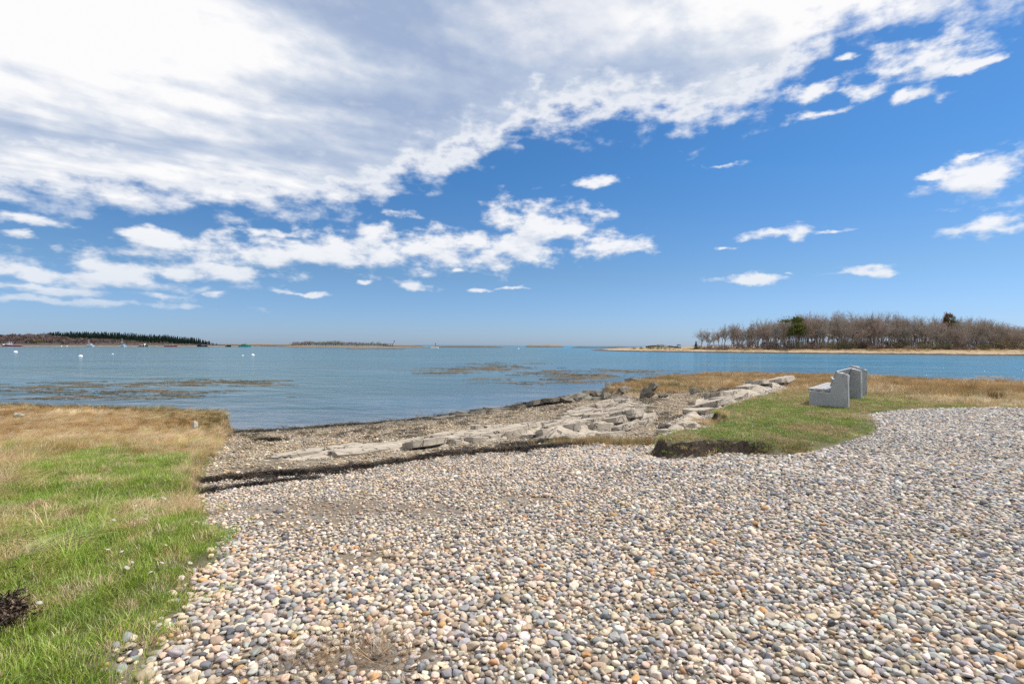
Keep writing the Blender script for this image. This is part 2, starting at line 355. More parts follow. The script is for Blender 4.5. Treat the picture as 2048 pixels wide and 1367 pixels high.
def ground_material():
    m, t, out = mat_new('shore_ground'); co = t.n('ShaderNodeNewGeometry'); pos = co.outputs['Position']
    za = t.n('ShaderNodeAttribute', {'attribute_name': 'zone'}); z1 = za.outputs['Color']
    tu, ma, mu = t.n('ShaderNodeSeparateColor', Color=z1).outputs[:3]
    def cells(scale):
        vo = t.n('ShaderNodeTexVoronoi', Vector=t.v('MULTIPLY', pos, (1, 1, 0.4)), Scale=scale); r = t.n('ShaderNodeSeparateColor', Color=vo.outputs['Color']).outputs[0]
        return vo.outputs['Distance'], r
    d1, r1 = cells(26.0)
    peb = t.ramp(r1, [(0.0, (0.12, 0.12, 0.125)), (0.2, (0.26, 0.26, 0.265)), (0.4, (0.38, 0.36, 0.33)), (0.6, (0.44, 0.38, 0.31)), (0.8, (0.36, 0.28, 0.2)), (1.0, (0.56, 0.52, 0.47))])
    dirt = t.ramp(t.noise(pos, 7.0, 6, 0.65), [(0.25, (0.10, 0.076, 0.052)), (0.5, (0.18, 0.14, 0.10)), (0.8, (0.26, 0.21, 0.16))])
    base = t.mix(t.step(t.noise(pos, 2.2, 4), 0.35, 0.6, 0.1, 0.55), dirt, t.mix(1.0, peb, (0.66, 0.64, 0.62), 'MULTIPLY'))
    d2, r2 = cells(34.0)
    mudpeb = t.ramp(r2, [(0.0, (0.06, 0.055, 0.045)), (0.3, (0.18, 0.145, 0.105)), (0.6, (0.29, 0.235, 0.17)), (0.85, (0.37, 0.30, 0.215)), (1.0, (0.36, 0.33, 0.28))])
    mud = t.mix(t.step(t.noise(pos, 1.6, 5, 0.65), 0.45, 0.68), mudpeb, (0.10, 0.078, 0.05))
    pz = t.sep(pos)[2]
    wet = t.step(t.m('MULTIPLY_ADD', t.noise(pos, 1.1, 4), 0.16, pz), SEA + 0.16, SEA + 0.30, 1.0, 0.0)
    mud = t.mix(t.m('MULTIPLY', wet, 0.55), mud, (0.055, 0.048, 0.036))
    straw = t.ramp(t.noise(t.v('MULTIPLY', pos, (1.0, 2.6, 1.0)), 5.0, 6, 0.65), [(0.25, (0.13, 0.085, 0.04)), (0.5, (0.24, 0.165, 0.085)), (0.8, (0.36, 0.27, 0.15))])
    turf = t.ramp(t.noise(pos, 5.0, 6, 0.65), [(0.25, (0.035, 0.04, 0.012)), (0.55, (0.075, 0.08, 0.026)), (0.8, (0.16, 0.125, 0.06))])
    c = t.mix(mu, base, mud); c = t.mix(ma, c, straw); c = t.mix(tu, c, turf)
    nz = t.sep(co.outputs['True Normal'])[2]
    soil = t.ramp(t.noise(pos, 18.0, 5, 0.7), [(0.3, (0.012, 0.008, 0.005)), (0.6, (0.04, 0.026, 0.015)), (0.85, (0.10, 0.07, 0.04))])
    steep = t.m('MULTIPLY', t.step(nz, 0.85, 0.66), za.outputs['Alpha'])
    c = t.mix(steep, c, soil)
    h = t.m('ADD', t.m('MULTIPLY', d1, -0.7), t.noise(pos, 40.0, 4, 0.65))
    b = principled(t, out, c, 0.85, bump(t, h, 0.8, 0.02))
    t.link(t.step(t.m('MULTIPLY', wet, mu), 0, 1, 0.88, 0.45), b.inputs['Roughness'])
    return m

def water_material():
    m, t, out = mat_new('sea_water'); pos = t.n('ShaderNodeNewGeometry').outputs['Position']
    p2 = t.v('MULTIPLY', pos, (1.0, 1.0, 0.0))
    rot = t.n('ShaderNodeVectorRotate', {'rotation_type': 'Z_AXIS'}, Vector=p2, Angle=R(24)).outputs[0]
    r1 = t.v('MULTIPLY', rot, (0.55, 1.0, 1.0))
    # slicks: calmer lanes on the surface, calm water close to the beach
    lanes = t.noise(t.v('MULTIPLY', p2, (0.028, 0.085, 1.0)), 1.0, 5, 0.55, dim='2D')
    py = t.sep(pos)
    calm = t.step(lanes, 0.42, 0.60, 0.35, 1.0)
    depth = t.n('ShaderNodeAttribute', {'attribute_name': 'depth'}).outputs['Fac']
    near = t.step(depth, 0.0, 1.0, 0.25, 1.0)
    h = t.m('MULTIPLY', t.noise(r1, 0.55, 3, 0.5, dim='2D'), 0.34)
    h = t.m('MULTIPLY_ADD', t.noise(r1, 1.9, 3, 0.55, dim='2D'), 0.13, h)
    h = t.m('MULTIPLY_ADD', t.noise(r1, 6.5, 4, 0.6, dim='2D'), 0.045, h)
    h = t.m('MULTIPLY', h, t.m('MULTIPLY', calm, near))
    nrm = bump(t, h, 1.0, 1.0)
    # body colour of the water: greener shoals, bluer channel
    body = t.mix(t.step(t.noise(t.v('MULTIPLY', p2, (0.012, 0.03, 1.0)), 1.0, 4), 0.38, 0.62), WATER_A, WATER_B)
    body = t.mix(t.step(py[0], -10.0, 70.0), body, WATER_C)
    dif = t.n('ShaderNodeBsdfDiffuse', Color=body, Normal=nrm)
    clear = t.n('ShaderNodeBsdfTransparent', Color=(0.80, 0.86, 0.84))
    under = t.n('ShaderNodeMixShader', Fac=t.m('SUBTRACT', 1.0, t.m('POWER', 2.718, t.m('MULTIPLY', depth, -2.6)), clamp=True))
    t.link(clear.outputs[0], under.inputs[1]); t.link(dif.outputs[0], under.inputs[2])
    gl = t.n('ShaderNodeBsdfGlossy', Color=(1, 1, 1), Roughness=0.10, Normal=nrm)
    fr = t.m('MULTIPLY', t.n('ShaderNodeFresnel', IOR=1.33, Normal=nrm).outputs[0], t.step(t.m('MULTIPLY', calm, near), 0.1, 0.9, 0.50, 0.40))   # steep wavelets turn their faces to the viewer
    mx = t.n('ShaderNodeMixShader', Fac=fr); t.link(under.outputs[0], mx.inputs[1]); t.link(gl.outputs[0], mx.inputs[2])
    t.link(mx.outputs[0], out.inputs[0]); return m
WATER_A, WATER_B, WATER_C = (0.040, 0.108, 0.130), (0.040, 0.103, 0.142), (0.028, 0.155, 0.255)

def rock_material(name, pale, dark, orange=0.0):
    m, t, out = mat_new(name); co = t.n('ShaderNodeTexCoord').outputs['Object']
    a = t.noise(co, 2.2, 6, 0.65); b = t.noise(t.v('MULTIPLY', co, (1, 5, 5)), 6.0, 5, 0.6); f = t.noise(co, 38.0, 4, 0.65)
    c = t.mix(t.step(a, 0.35, 0.65), tuple(v * 0.74 for v in pale), pale)
    c = t.mix(t.m('MULTIPLY', t.step(b, 0.5, 0.66), 0.55), c, tuple(v * 0.62 for v in pale))
    c = t.mix(t.m('MULTIPLY', t.step(t.noise(co, 1.1, 5, 0.6), 0.52, 0.70), 0.65), c, dark)
    c = t.mix(t.m('MULTIPLY', t.step(t.noise(co, 3.7, 4, 0.6), 0.62, 0.72), orange), c, (0.40, 0.24, 0.11))
    c = t.mix(t.m('MULTIPLY', t.step(f, 0.55, 0.75), 0.4), c, tuple(v * 0.5 for v in pale))
    wob = t.v('MULTIPLY_ADD', t.noise(co, 2.5, 4, .6, 'Color'), (.5, .5, .5), co); pos = t.n('ShaderNodeNewGeometry').outputs['Position']
    vo = t.n('ShaderNodeTexVoronoi', {'feature': 'DISTANCE_TO_EDGE'}, Vector=t.v('MULTIPLY', t.v('MULTIPLY_ADD', t.noise(pos, 2.0, 4, .6, 'Color'), (.5, .5, .2), pos), (1.6, 4.2, 2.5)), Scale=1.3)
    crack = t.step(vo.outputs[0], 0.0, 0.035, 1.0, 0.0); c = t.mix(t.m('MULTIPLY', crack, .8), c, (0.05, 0.043, 0.035))
    h = t.m('ADD', t.m('MULTIPLY', b, 0.5), t.m('MULTIPLY', f, 0.35)); h = t.m('MULTIPLY_ADD', crack, -1.6, h)
    principled(t, out, c, 0.88, bump(t, h, 0.7, 0.02)); return m

M = dict(ground=ground_material(), water=water_material(),
         pebble=tinted('pebble_stone', speck=0.6), pebble_one=tinted('single_pebble_stone', 'OBJECT', speck=0.6),
         grass=tinted('grass_blade', transl=0.35), weed=tinted('sea_wrack', rough=0.6),
         rock=rock_material('ledge_rock', (0.47, 0.405, 0.325), (0.24, 0.205, 0.16), 0.3),
         rock_dark=rock_material('weedy_boulder_rock', (0.22, 0.195, 0.155), (0.07, 0.06, 0.042), 0.1))

# ------------------------------------------------------------------ ground and water
def axis(lo, a, b, hi, fine, grow=1.09):
    c = list(np.arange(a, b, fine)); s = fine; x = c[-1]
    while x < hi: s *= grow; x += s; c.append(x)
    s = fine; x = a; pre = []
    while x > lo: s *= grow; x -= s; pre.append(x)
    return np.array(pre[::-1] + c)
gx = axis(-68, -9.5, 12, 78, 0.065, 1.06); gy = axis(-50, 1.6, 16.5, 60, 0.065, 1.06)
GX, GY = np.meshgrid(gx, gy, indexing='ij'); GZ = H(GX, GY)
me = grid_mesh('ground', GX, GY, GZ, M['ground'])
def zones(x, y):
    tu = sstep(poly_sd(x, y, TURF) + (fbm(x * 4, y * 4, 3, 31) - .5) * 0.35, -0.1, 0.15)
    dl = poly_sd(x, y, MARSH_L) + (fbm(x * 4, y * 4, 3, 33) - .5) * 0.25; inl = sstep(dl, -0.1, 0.1)
    # green in the foreground, blond hay towards the water
    green = sstep(np.maximum(3.55 - y, np.minimum(1.85 - dl, 7.9 - y)) + (fbm(x * 1.1, y * 1.1, 3, 35) - .5) * 1.4, -0.35, 0.45)
    mr = sstep(poly_sd(x, y, MARSH_R) + (fbm(x * 2, y * 2, 3, 34) - .5) * 0.8, -0.2, 0.3)
    up = sstep(poly_sd(x, y, UPPER) + (fbm(x * 2.5, y * 2.5, 3, 36) - .5) * 0.5, -0.15, 0.2)
    return tu, inl, green, mr, up
tu, inl, gr, mr, up = zones(GX, GY)
zone = np.stack([np.clip(tu + inl * gr, 0, 1), np.clip(inl * (1 - gr) + mr, 0, 1) * (1 - tu), 1 - up, np.maximum(sstep(np.abs(poly_sd(GX, GY, TURF)), .45, .3), sstep(np.abs(poly_sd(GX, GY, MARSH_L)), .45, .3))], -1)
add_attr(me, 'zone', 'FLOAT_COLOR', zone.astype(np.float32))
ground = tag(link('ground', me), 'shore ground of pebbles, mud, dry marsh and turf sloping to the water', 'ground', kind='structure')

wx = axis(-30000, -40, 50, 30000, 0.5, 1.25); wy = axis(-200, 8, 50, 40000, 0.5, 1.25)
WX, WY = np.meshgrid(wx, wy, indexing='ij')
me = grid_mesh('sea', WX, WY, np.full(WX.shape, SEA), M['water'])
dep = SEA - H(WX, WY); dep[(np.abs(WX) > 60) | (WY > 58)] = 3.0
add_attr(me, 'depth', 'FLOAT', np.maximum(dep, 0).astype(np.float32))
water = tag(link('water', me), 'rippled teal and blue bay water reaching to the horizon', 'water', kind='structure')
# sea bed under the whole bay
sea_bed = tag(MB().box((0, 15000, -3.5), (60000, 40000, 1.0)).build('sea_bed', plain('sea_bed_mud', (0.08, 0.075, 0.06), 0.9)), 'muddy bed under the bay water', 'sea bed', kind='structure')

# ------------------------------------------------------------------ scattering (geometry nodes, for what nobody could count)
def scatter(name, protos, mat, pts, rot, scl, tint, idx=None, parent=None):
    pc = bpy.data.collections.new(name + '_forms')
    for i, me in enumerate(protos):
        if not me.materials: me.materials.append(mat)
        o = bpy.data.objects.new('%s_form_%03d' % (name, i), me); pc.objects.link(o)
    n = len(pts); me = bpy.data.meshes.new(name); me.vertices.add(n); me.vertices.foreach_set('co', np.asarray(pts, float).ravel())
    if np.ndim(scl) == 1: scl = np.repeat(np.asarray(scl)[:, None], 3, 1)
    add_attr(me, 'rot', 'FLOAT_VECTOR', np.asarray(rot, np.float32)); add_attr(me, 'scl', 'FLOAT_VECTOR', np.asarray(scl, np.float32))
    add_attr(me, 'idx', 'INT', rng.integers(0, len(protos), n).astype(np.int32) if idx is None else np.asarray(idx, np.int32))
    tc = np.ones((n, 4), np.float32); tc[:, :3] = tint; add_attr(me, 'tint', 'FLOAT_COLOR', tc)
    g = bpy.data.node_groups.new(name + '_scatter', 'GeometryNodeTree')
    g.interface.new_socket('Geometry', in_out='INPUT', socket_type='NodeSocketGeometry'); g.interface.new_socket('Geometry', in_out='OUTPUT', socket_type='NodeSocketGeometry')
    N = g.nodes.new; L = g.links.new
    gi = N('NodeGroupInput'); go = N('NodeGroupOutput'); iop = N('GeometryNodeInstanceOnPoints'); ci = N('GeometryNodeCollectionInfo')
    ci.inputs['Collection'].default_value = pc; ci.inputs['Separate Children'].default_value = True; ci.inputs['Reset Children'].default_value = True
    def attr(nm, typ):
        a = N('GeometryNodeInputNamedAttribute'); a.data_type = typ; a.inputs['Name'].default_value = nm
        return next(s for s in a.outputs if s.enabled and s.name == 'Attribute')
    e2r = N('FunctionNodeEulerToRotation'); L(attr('rot', 'FLOAT_VECTOR'), e2r.inputs[0])
    L(gi.outputs[0], iop.inputs['Points']); L(ci.outputs[0], iop.inputs['Instance']); iop.inputs['Pick Instance'].default_value = True
    L(attr('idx', 'INT'), iop.inputs['Instance Index']); L(e2r.outputs[0], iop.inputs['Rotation']); L(attr('scl', 'FLOAT_VECTOR'), iop.inputs['Scale'])
    L(iop.outputs[0], go.inputs[0])
    o = link(name, me, parent); md = o.modifiers.new('scatter', 'NODES'); md.node_group = g
    return o
def pick(cols, w, n):
    cols = np.array(cols); w = np.array(w, float); k = rng.choice(len(cols), n, p=w / w.sum()); c = cols[k] * rng.uniform(0.70, 1.16, (n, 1)) * rng.uniform(0.94, 1.06, (n, 3))
    return np.clip(c, 0.004, 0.85)
def jitter_pts(x0, x1, y0, y1, s):
    nx, ny = int((x1 - x0) / s), int((y1 - y0) / s); i, j = np.meshgrid(np.arange(nx), np.arange(ny), indexing='ij')
    x = x0 + (i + 0.5 * (j % 2) + rng.uniform(-.38, .38, i.shape)) * s; y = y0 + (j + rng.uniform(-.38, .38, i.shape)) * s
    return x.ravel(), y.ravel()
def in_view(x, y, side=1.2, pad=1.6): return (np.abs(x) < y * side + pad) & (y > 1.2)

# ---- pebbles
def pebble_mesh(seed, sub=2):
    r = np.random.default_rng(seed); bm = bmesh.new(); bmesh.ops.create_icosphere(bm, subdivisions=sub, radius=1.0)
    v = np.array([q.co[:] for q in bm.verts])
    for k in range(r.integers(7, 13)):                    # flatten a few worn faces
        n = r.normal(size=3); n /= np.linalg.norm(n); lim = r.uniform(0.55, 0.85); d = v @ n
        v = v - np.outer(np.maximum(d - lim, 0) * 0.985, n)
    k = r.normal(size=(4, 3)) * 1.6; ph = r.uniform(0, 6, 4)
    v = v * (1 + 0.06 * np.sin(v @ k.T + ph).sum(1, keepdims=True) / 1.5)
    v = v * np.array([1.0, r.uniform(0.60, 0.9), r.uniform(0.38, 0.62)])
    for q, c in zip(bm.verts, v): q.co = c
    me = bpy.data.meshes.new('pebble'); bm.to_mesh(me); bm.free(); me.polygons.foreach_set('use_smooth', [True] * len(me.polygons)); return me
PEB = [pebble_mesh(100 + i) for i in range(16)]
PCOL = [(0.60, 0.505, 0.40), (0.63, 0.565, 0.48), (0.55, 0.43, 0.325), (0.49, 0.475, 0.455), (0.35, 0.35, 0.355), (0.235, 0.245, 0.265), (0.12, 0.125, 0.14), (0.46, 0.28, 0.14), (0.74, 0.70, 0.64), (0.38, 0.315, 0.245)]
PW = [18, 15, 13, 17, 16, 11, 4.5, 2.2, 3, 15]
def bare_patches(x, y):
    """where the pebbles thin out to dirt"""
    m = np.ones_like(x)
    for px, py, r in ((745, 1312, 0.13), (640, 1328, 0.11), (850, 1316, 0.07), (735, 1118, 0.16), (620, 1030, 0.35), (870, 1022, 0.25), (700, 1012, 0.4), (545, 1015, 0.3), (1045, 1000, 0.2)):
        cx, cy = P(px, py, 0); m = np.minimum(m, sstep(np.hypot((x - cx) * 0.6, y - cy) + (fbm(x * 9, y * 9, 2, 3) - .5) * r, r * 0.4, r * 1.2))
    return m
def gravel_mask(x, y):
    tu, inl, grn, mr, up = zones(x, y)
    return up * (1 - tu) * (1 - inl) * (1 - mr) * sstep(poly_sd(x, y, TURF), -0.03, -0.12)
def pebbles(s, r0, sig, lift, x0=-7, x1=20, y0=1.3, y1=17, lo=0.009, hi=0.05):
    x, y = jitter_pts(x0, x1, y0, y1, s); k = in_view(x, y); x, y = x[k], y[k]
    dens = gravel_mask(x, y) * (0.25 + 0.75 * bare_patches(x, y)); k = rng.random(len(x)) < dens; x, y = x[k], y[k]
    fine = 1 - 0.26 * sstep(y, 3.4, 4.6) * sstep(x, 1.5, -0.5); fine = fine * (0.86 + 0.28 * fbm(x * .55 + y * .25, y * .8, 3, 45))          # grittier towards the wrack on the left
    r = np.clip(r0 * fine * np.exp(rng.normal(0, sig, len(x))), lo * .8, hi); z = H(x, y) + r * lift
    return x, y, z, r
xa = [pebbles(0.033, 0.0150, 0.2, -0.05), pebbles(0.0385, 0.0225, 0.23, 0.35, hi=0.042), pebbles(0.42, 0.028, 0.2, 0.4, hi=0.045)]
x, y, z, r = (np.concatenate([a[i] for a in xa]) for i in range(4))
# the near left half is a little coarser and warmer than the stretch by the road
n = len(x); rot = np.stack([rng.normal(0, .28, n), rng.normal(0, .28, n), rng.uniform(0, 6.283, n)], -1)
col = pick(PCOL, PW, n); warm = sstep(x, 5.0, -1.0)[:, None]; col = col * (1 + warm * np.array([0.05, 0.0, -0.05]) + (1 - warm) * np.array([-0.07, -0.05, -0.01]))
# largest in the picture become stones of their own
shown = (np.abs(x) < y * 0.985) & (y > 2.28); score = np.where(shown, r / y, 0) * (rng.random(n) * 0.25 + 0.85); big = np.argsort(-score)[:300]
keep = np.ones(n, bool); keep[big] = False
gravel = scatter('gravel', PEB, M['pebble'], np.stack([x, y, z], -1)[keep], rot[keep], r[keep], col[keep])
tag(gravel, 'loose beige, grey and tan rounded pebbles covering the foreground', 'gravel', kind='stuff')
PEB1 = [pebble_mesh(100 + i, 3) for i in range(16)]
for me in PEB1: me.materials.append(M['pebble_one'])
for k in big:
    o = link('pebble', PEB1[int(rng.integers(16))], gravel, (x[k], y[k], z[k]), rot[k], float(r[k])); o.color = (*col[k], 1)

# ---- shingle on the lower beach: smaller, browner
def lower_mask(x, y):
    tu, inl, grn, mr, up = zones(x, y)
    return (1 - up) * (1 - tu) * (1 - inl) * (1 - mr * 0.85)
x, y = jitter_pts(-8.5, 13, 5.2, 24, 0.052); k = in_view(x, y, 1.1, 0.5); x, y = x[k], y[k]; z = H(x, y)
k = (rng.random(len(x)) < lower_mask(x, y) * (0.35 + 0.65 * sstep(fbm(x * 1.2, y * 1.2, 3, 51), .38, .6))) & (z > SEA - 0.08); x, y, z = x[k], y[k], z[k]
r = np.clip(0.016 * np.exp(rng.normal(0, .38, len(x))), 0.007, 0.06); n = len(x)
col = pick([(0.36, 0.29, 0.21), (0.24, 0.19, 0.135), (0.44, 0.38, 0.30), (0.14, 0.12, 0.095), (0.29, 0.28, 0.26), (0.32, 0.22, 0.12), (0.52, 0.48, 0.42)], [20, 18, 14, 12, 10, 8, 5], n)
col *= (0.65 + 0.65 * sstep(z, SEA + 0.04, SEA + 0.35))[:, None] * np.array([1.04, 1.0, .93])
shingle = scatter('shingle', PEB, M['pebble'], np.stack([x, y, z + r * 0.25], -1), np.stack([rng.normal(0, .3, n), rng.normal(0, .3, n), rng.uniform(0, 6.28, n)], -1), r, col)
tag(shingle, 'brown muddy shingle between the wrack line and the water', 'shingle', kind='stuff')

# ---- grass
def tuft(seed, n, h0, h1, w, lean, spread, droop, seg=3, comb=None):
    """a clump of curved tapering blades"""
    r = np.random.default_rng(seed); V = []; Fc = []
    for i in range(n):
        a = r.uniform(0, 6.283); rad = spread * math.sqrt(r.random()); bx, by = rad * math.cos(a), rad * math.sin(a)
        L = r.uniform(h0, h1); th = r.normal(a, 0.9) if comb is None else r.normal(comb, 0.35); tilt = abs(r.normal(lean, 0.3)); ww = w * r.uniform(0.6, 1.3)
        p = np.array([bx, by, -0.01]); side = np.array([-math.sin(th), math.cos(th), 0]) if r.random() < .6 else np.array([math.cos(th + 2), math.sin(th + 2), 0]); k0 = len(V)
        for s in range(seg + 1):
            q = s / seg; wd = ww * (1 - q) ** 0.7 * 0.5
            if s == seg: V.append(tuple(p))
            else: V.append(tuple(p - side * wd)); V.append(tuple(p + side * wd))
            ang = min(tilt + droop * q, 1.62 + 0.1 * r.random()); st = L / seg
            p = p + st * np.array([math.sin(ang) * math.cos(th), math.sin(ang) * math.sin(th), math.cos(ang)]); p[2] = max(p[2], 0.004)
        for s in range(seg - 1): b = k0 + 2 * s; Fc.append((b, b + 1, b + 3, b + 2))
        b = k0 + 2 * (seg - 1); Fc.append((b, b + 1, b + 2))
    return mesh('tuft', V, Fc, M['grass'])
T_LAWN = [tuft(200 + i, 46, 0.045, 0.10, 0.0042, 0.35, 0.075, 0.9) for i in range(6)]
T_TURF = [tuft(220 + i, 44, 0.03, 0.065, 0.006, 0.45, 0.10, 0.9) for i in range(5)]
T_LONG = [tuft(240 + i, 40, 0.18, 0.36, 0.0042, 0.55, 0.09, 1.2, 4) for i in range(6)]
T_HAY = [tuft(260 + i, 46, 0.16, 0.34, 0.0055, 1.05, 0.13, 0.75, 4, comb=0.0) for i in range(8)]
T_STIFF = [tuft(280 + i, 40, 0.09, 0.2, 0.006, 0.35, 0.09, 0.5) for i in range(5)]
GREEN = [(0.265, 0.395, 0.034), (0.21, 0.33, 0.032), (0.32, 0.425, 0.05), (0.36, 0.385, 0.09)]
STRAW = [(0.62, 0.45, 0.235), (0.70, 0.54, 0.32), (0.54, 0.375, 0.18), (0.64, 0.52, 0.345)]
RUST = [(0.42, 0.265, 0.11), (0.33, 0.205, 0.085), (0.49, 0.33, 0.16)]
def lay(name, protos, x, y, s0, s1, tint, label, cat='grass', yaw=None, tilt=0.12, lift=0.0):
    n = len(x); z = H(x, y) + lift
    rot = np.stack([rng.normal(0, tilt, n), rng.normal(0, tilt, n), rng.uniform(0, 6.283, n) if yaw is None else yaw], -1)
    o = scatter(name, protos, M['grass'], np.stack([x, y, z], -1), rot, rng.uniform(s0, s1, n), tint); tag(o, label, cat, kind='stuff'); return o
def blend_cols(n, A, B, f):
    a = pick(A, [1] * len(A), n); b = pick(B, [1] * len(B), n); return np.where((rng.random(n) < f)[:, None], b, a)

# left bank
x, y = jitter_pts(-9, -1.0, 1.0, 8.5, 0.052); k = in_view(x, y, 1.15, 1.0); x, y = x[k], y[k]
tu, inl, grn, mr, up = zones(x, y); pat = fbm(x * 2.3, y * 2.3, 3, 61)
k = rng.random(len(x)) < inl * grn * (0.55 + 0.45 * sstep(pat, .3, .5)); x, y, pat = x[k], y[k], pat[k]; edge = sstep(poly_sd(x, y, MARSH_L), 0.45, 0.0)
dry = np.clip(sstep(pat, .54, .70) * .5 + 0.09 + edge * .12, 0, 1)
lay('lawn_grass', T_LAWN, x, y, 0.55, 1.1, blend_cols(len(x), GREEN, STRAW, dry), 'bright green short grass growing along the left edge of the pebbles')
# stray green sprigs on the stones at the border
x, y = jitter_pts(-4, -0.9, 1.5, 6.5, 0.10); d = poly_sd(x, y, MARSH_L); k = (d < 0.02) & (d > -0.5) & (rng.random(len(x)) < 0.22 * sstep(d, -0.45, 0.0)); x, y = x[k], y[k]
lay('sprig_grass', T_LAWN, x, y, 0.5, 0.9, blend_cols(len(x), GREEN, STRAW, np.full(len(x), .35)), 'thin green sprigs straggling onto the pebbles', lift=0.015)
# blond long grass over and behind the green
x, y = jitter_pts(-14, -1.5, 1.6, 9.5, 0.085); k = in_view(x, y, 1.15, 1.0); x, y = x[k], y[k]
tu, inl, grn, mr, up = zones(x, y); pat = fbm(x * 1.1, y * 1.1, 4, 63); left = sstep(x + y * 0.72, 0.35, -0.9)
dens = inl * np.clip((1 - grn) * (0.30 + 0.7 * sstep(8.6 - y, 0, 2)) + grn * sstep(pat, .57, .67) * sstep(y, 3.0, 4.0) * 0.4, 0, 1); k = rng.random(len(x)) < dens; x, y = x[k], y[k]
n = len(x); yaw = rng.normal(0.2, 0.7, n) + (fbm(x * .8, y * .8, 3, 65) - .5) * 3
tint = blend_cols(n, STRAW, GREEN, np.clip(0.22 + 0.35 * (fbm(x * 1.7, y * 1.7, 2, 66) - .45) * 2, 0.05, .55)) * (0.85 + 0.35 * fbm(x * 2, y * 2, 3, 67))[:, None]
lay('long_dry_grass', T_LONG[:3] + T_HAY, x, y, 0.5, 0.95, tint, 'long pale dry grass bent over behind the green on the left', yaw=yaw)
# flattened marsh hay out to the bank
x, y = jitter_pts(-26, -3.0, 5.5, 17.5, 0.12); k = in_view(x, y, 1.12, 1.0); x, y = x[k], y[k]
d = poly_sd(x, y, MARSH_L); tu, inl, grn, mr, up = zones(x, y); k = (d > 0.01) & (rng.random(len(x)) < (1 - grn) * 1.0); x, y, d = x[k], y[k], d[k]; n = len(x)
yaw = (fbm(x * .35, y * .55, 4, 71) - .5) * 7 + rng.normal(0, .25, n)
lump = fbm(x * 1.3, y * 1.3, 4, 73); mossy = sstep(d, 1.6, 0.3) * sstep(y, 9.5, 12)
tint = blend_cols(n, STRAW, RUST, np.clip(sstep(lump, .4, .65) * .5 + .06, 0, 1)) * (0.82 + 0.4 * fbm(x * 2.6, y * 2.6, 2, 75))[:, None]
olive = pick([(0.22, 0.19, 0.06), (0.16, 0.13, 0.05)], [1, 1], n); tint = np.where((rng.random(n) < mossy * .75)[:, None], olive, np.clip(tint * 1.2, 0, .8))
lay('marsh_hay', T_HAY, x, y, 0.4, 0.8, tint, 'flattened golden marsh hay on the left bank by the water', yaw=yaw, lift=0.01)
# fringe hanging over the bank
t_e = np.array(MARSH_L); ex, ey = [], []
for a, b in zip(t_e[:-1], t_e[1:]):
    if a[1] < 5 or a[0] < -9.5: continue
    L = np.hypot(*(b - a)); k = int(L / 0.03)
    for q in rng.random(k): p = a + (b - a) * q + rng.normal(0, .05, 2); ex.append(p[0] - 0.05); ey.append(p[1])
x, y = np.array(ex), np.array(ey); n = len(x)
lay('bank_fringe', T_LONG, x, y, 0.35, 0.62, blend_cols(n, STRAW, RUST, np.full(n, .5)), 'shaggy dry grass hanging over the eroded left bank', yaw=rng.normal(-0.3, 0.9, n))

# right turf
x, y = jitter_pts(1.4, 24, 5.8, 19, 0.085); k = in_view(x, y, 1.1, 0.6); x, y = x[k], y[k]; d = poly_sd(x, y, TURF)
k = (d > -0.04) & (rng.random(len(x)) < 0.55 + 0.45 * sstep(d, 0, .5)); x, y, d = x[k], y[k], d[k]; n = len(x)
straw_f = np.clip(0.22 + sstep(fbm(x * .9, y * .9, 4, 81), .46, .64) * .5 + sstep(x + 0.35 * y, 12.0, 15.5) * .45 + sstep(y, 13.5, 16.5) * .35, 0, .95)
for bx, by in (P(1600, 812, .15), P(1700, 832, .15), P(1640, 860, .15), P(1570, 880, .15)): straw_f = np.maximum(straw_f, 0.9 * sstep(np.hypot(x - bx, (y - by) * 1.0), 0.75, 0.25))
tint = blend_cols(n, [(0.22, 0.32, 0.045), (0.27, 0.335, 0.065), (0.19, 0.275, 0.04)], [(0.46, 0.36, 0.17), (0.54, 0.41, 0.21), (0.38, 0.29, 0.125)], straw_f)
lay('turf_grass', T_TURF, x, y, 0.75, 1.3, tint, 'short green and straw turf round the stone benches')
# shaggy dry grass behind the benches to the right
x, y = jitter_pts(5.5, 34, 11, 29, 0.17); k = in_view(x, y, 1.12, 0.5); x, y = x[k], y[k]; d = poly_sd(x, y, TURF); tx = x + 0.35 * y
k = (d > 0.0) & (rng.random(len(x)) < sstep(tx + (fbm(x, y, 3, 83) - .5) * 3, 12.6, 14.4) * sstep(fbm(x * .8, y * .8, 3, 84), .32, .5)); x, y = x[k], y[k]; n = len(x)
lay('rough_grass', T_LONG + T_HAY, x, y, 0.5, 1.0, blend_cols(n, STRAW, RUST, np.full(n, .3)), 'rough straw coloured grass beyond the benches on the right', yaw=(fbm(x * .4, y * .4, 3, 85) - .5) * 8)
# brown marsh stubble along the right shore
x, y = jitter_pts(3, 46, 14, 42, 0.20); k = in_view(x, y, 1.1, 0.5); x, y = x[k], y[k]; d = poly_sd(x, y, MARSH_R) + (fbm(x * 1.2, y * 1.2, 3, 86) - .5) * 1.0
k = (d > -0.05) & (rng.random(len(x)) < sstep(fbm(x * 0.9, y * 0.9, 3, 87), .22, .42)); x, y = x[k], y[k]; n = len(x)
ol = sstep(fbm(x * .5, y * .5, 3, 88), .5, .62) * sstep(x, 14, 8)
tint = blend_cols(n, RUST, [(0.25, 0.20, 0.07), (0.19, 0.155, 0.055)], ol * .8 + .1) * (0.8 + .4 * fbm(x, y, 3, 89))[:, None]
lay('marsh_stubble', T_STIFF + T_HAY[:3], x, y, 0.8, 1.5, tint, 'brown marsh stubble along the right shore', yaw=(fbm(x * .4, y * .4, 3, 90) - .5) * 8)
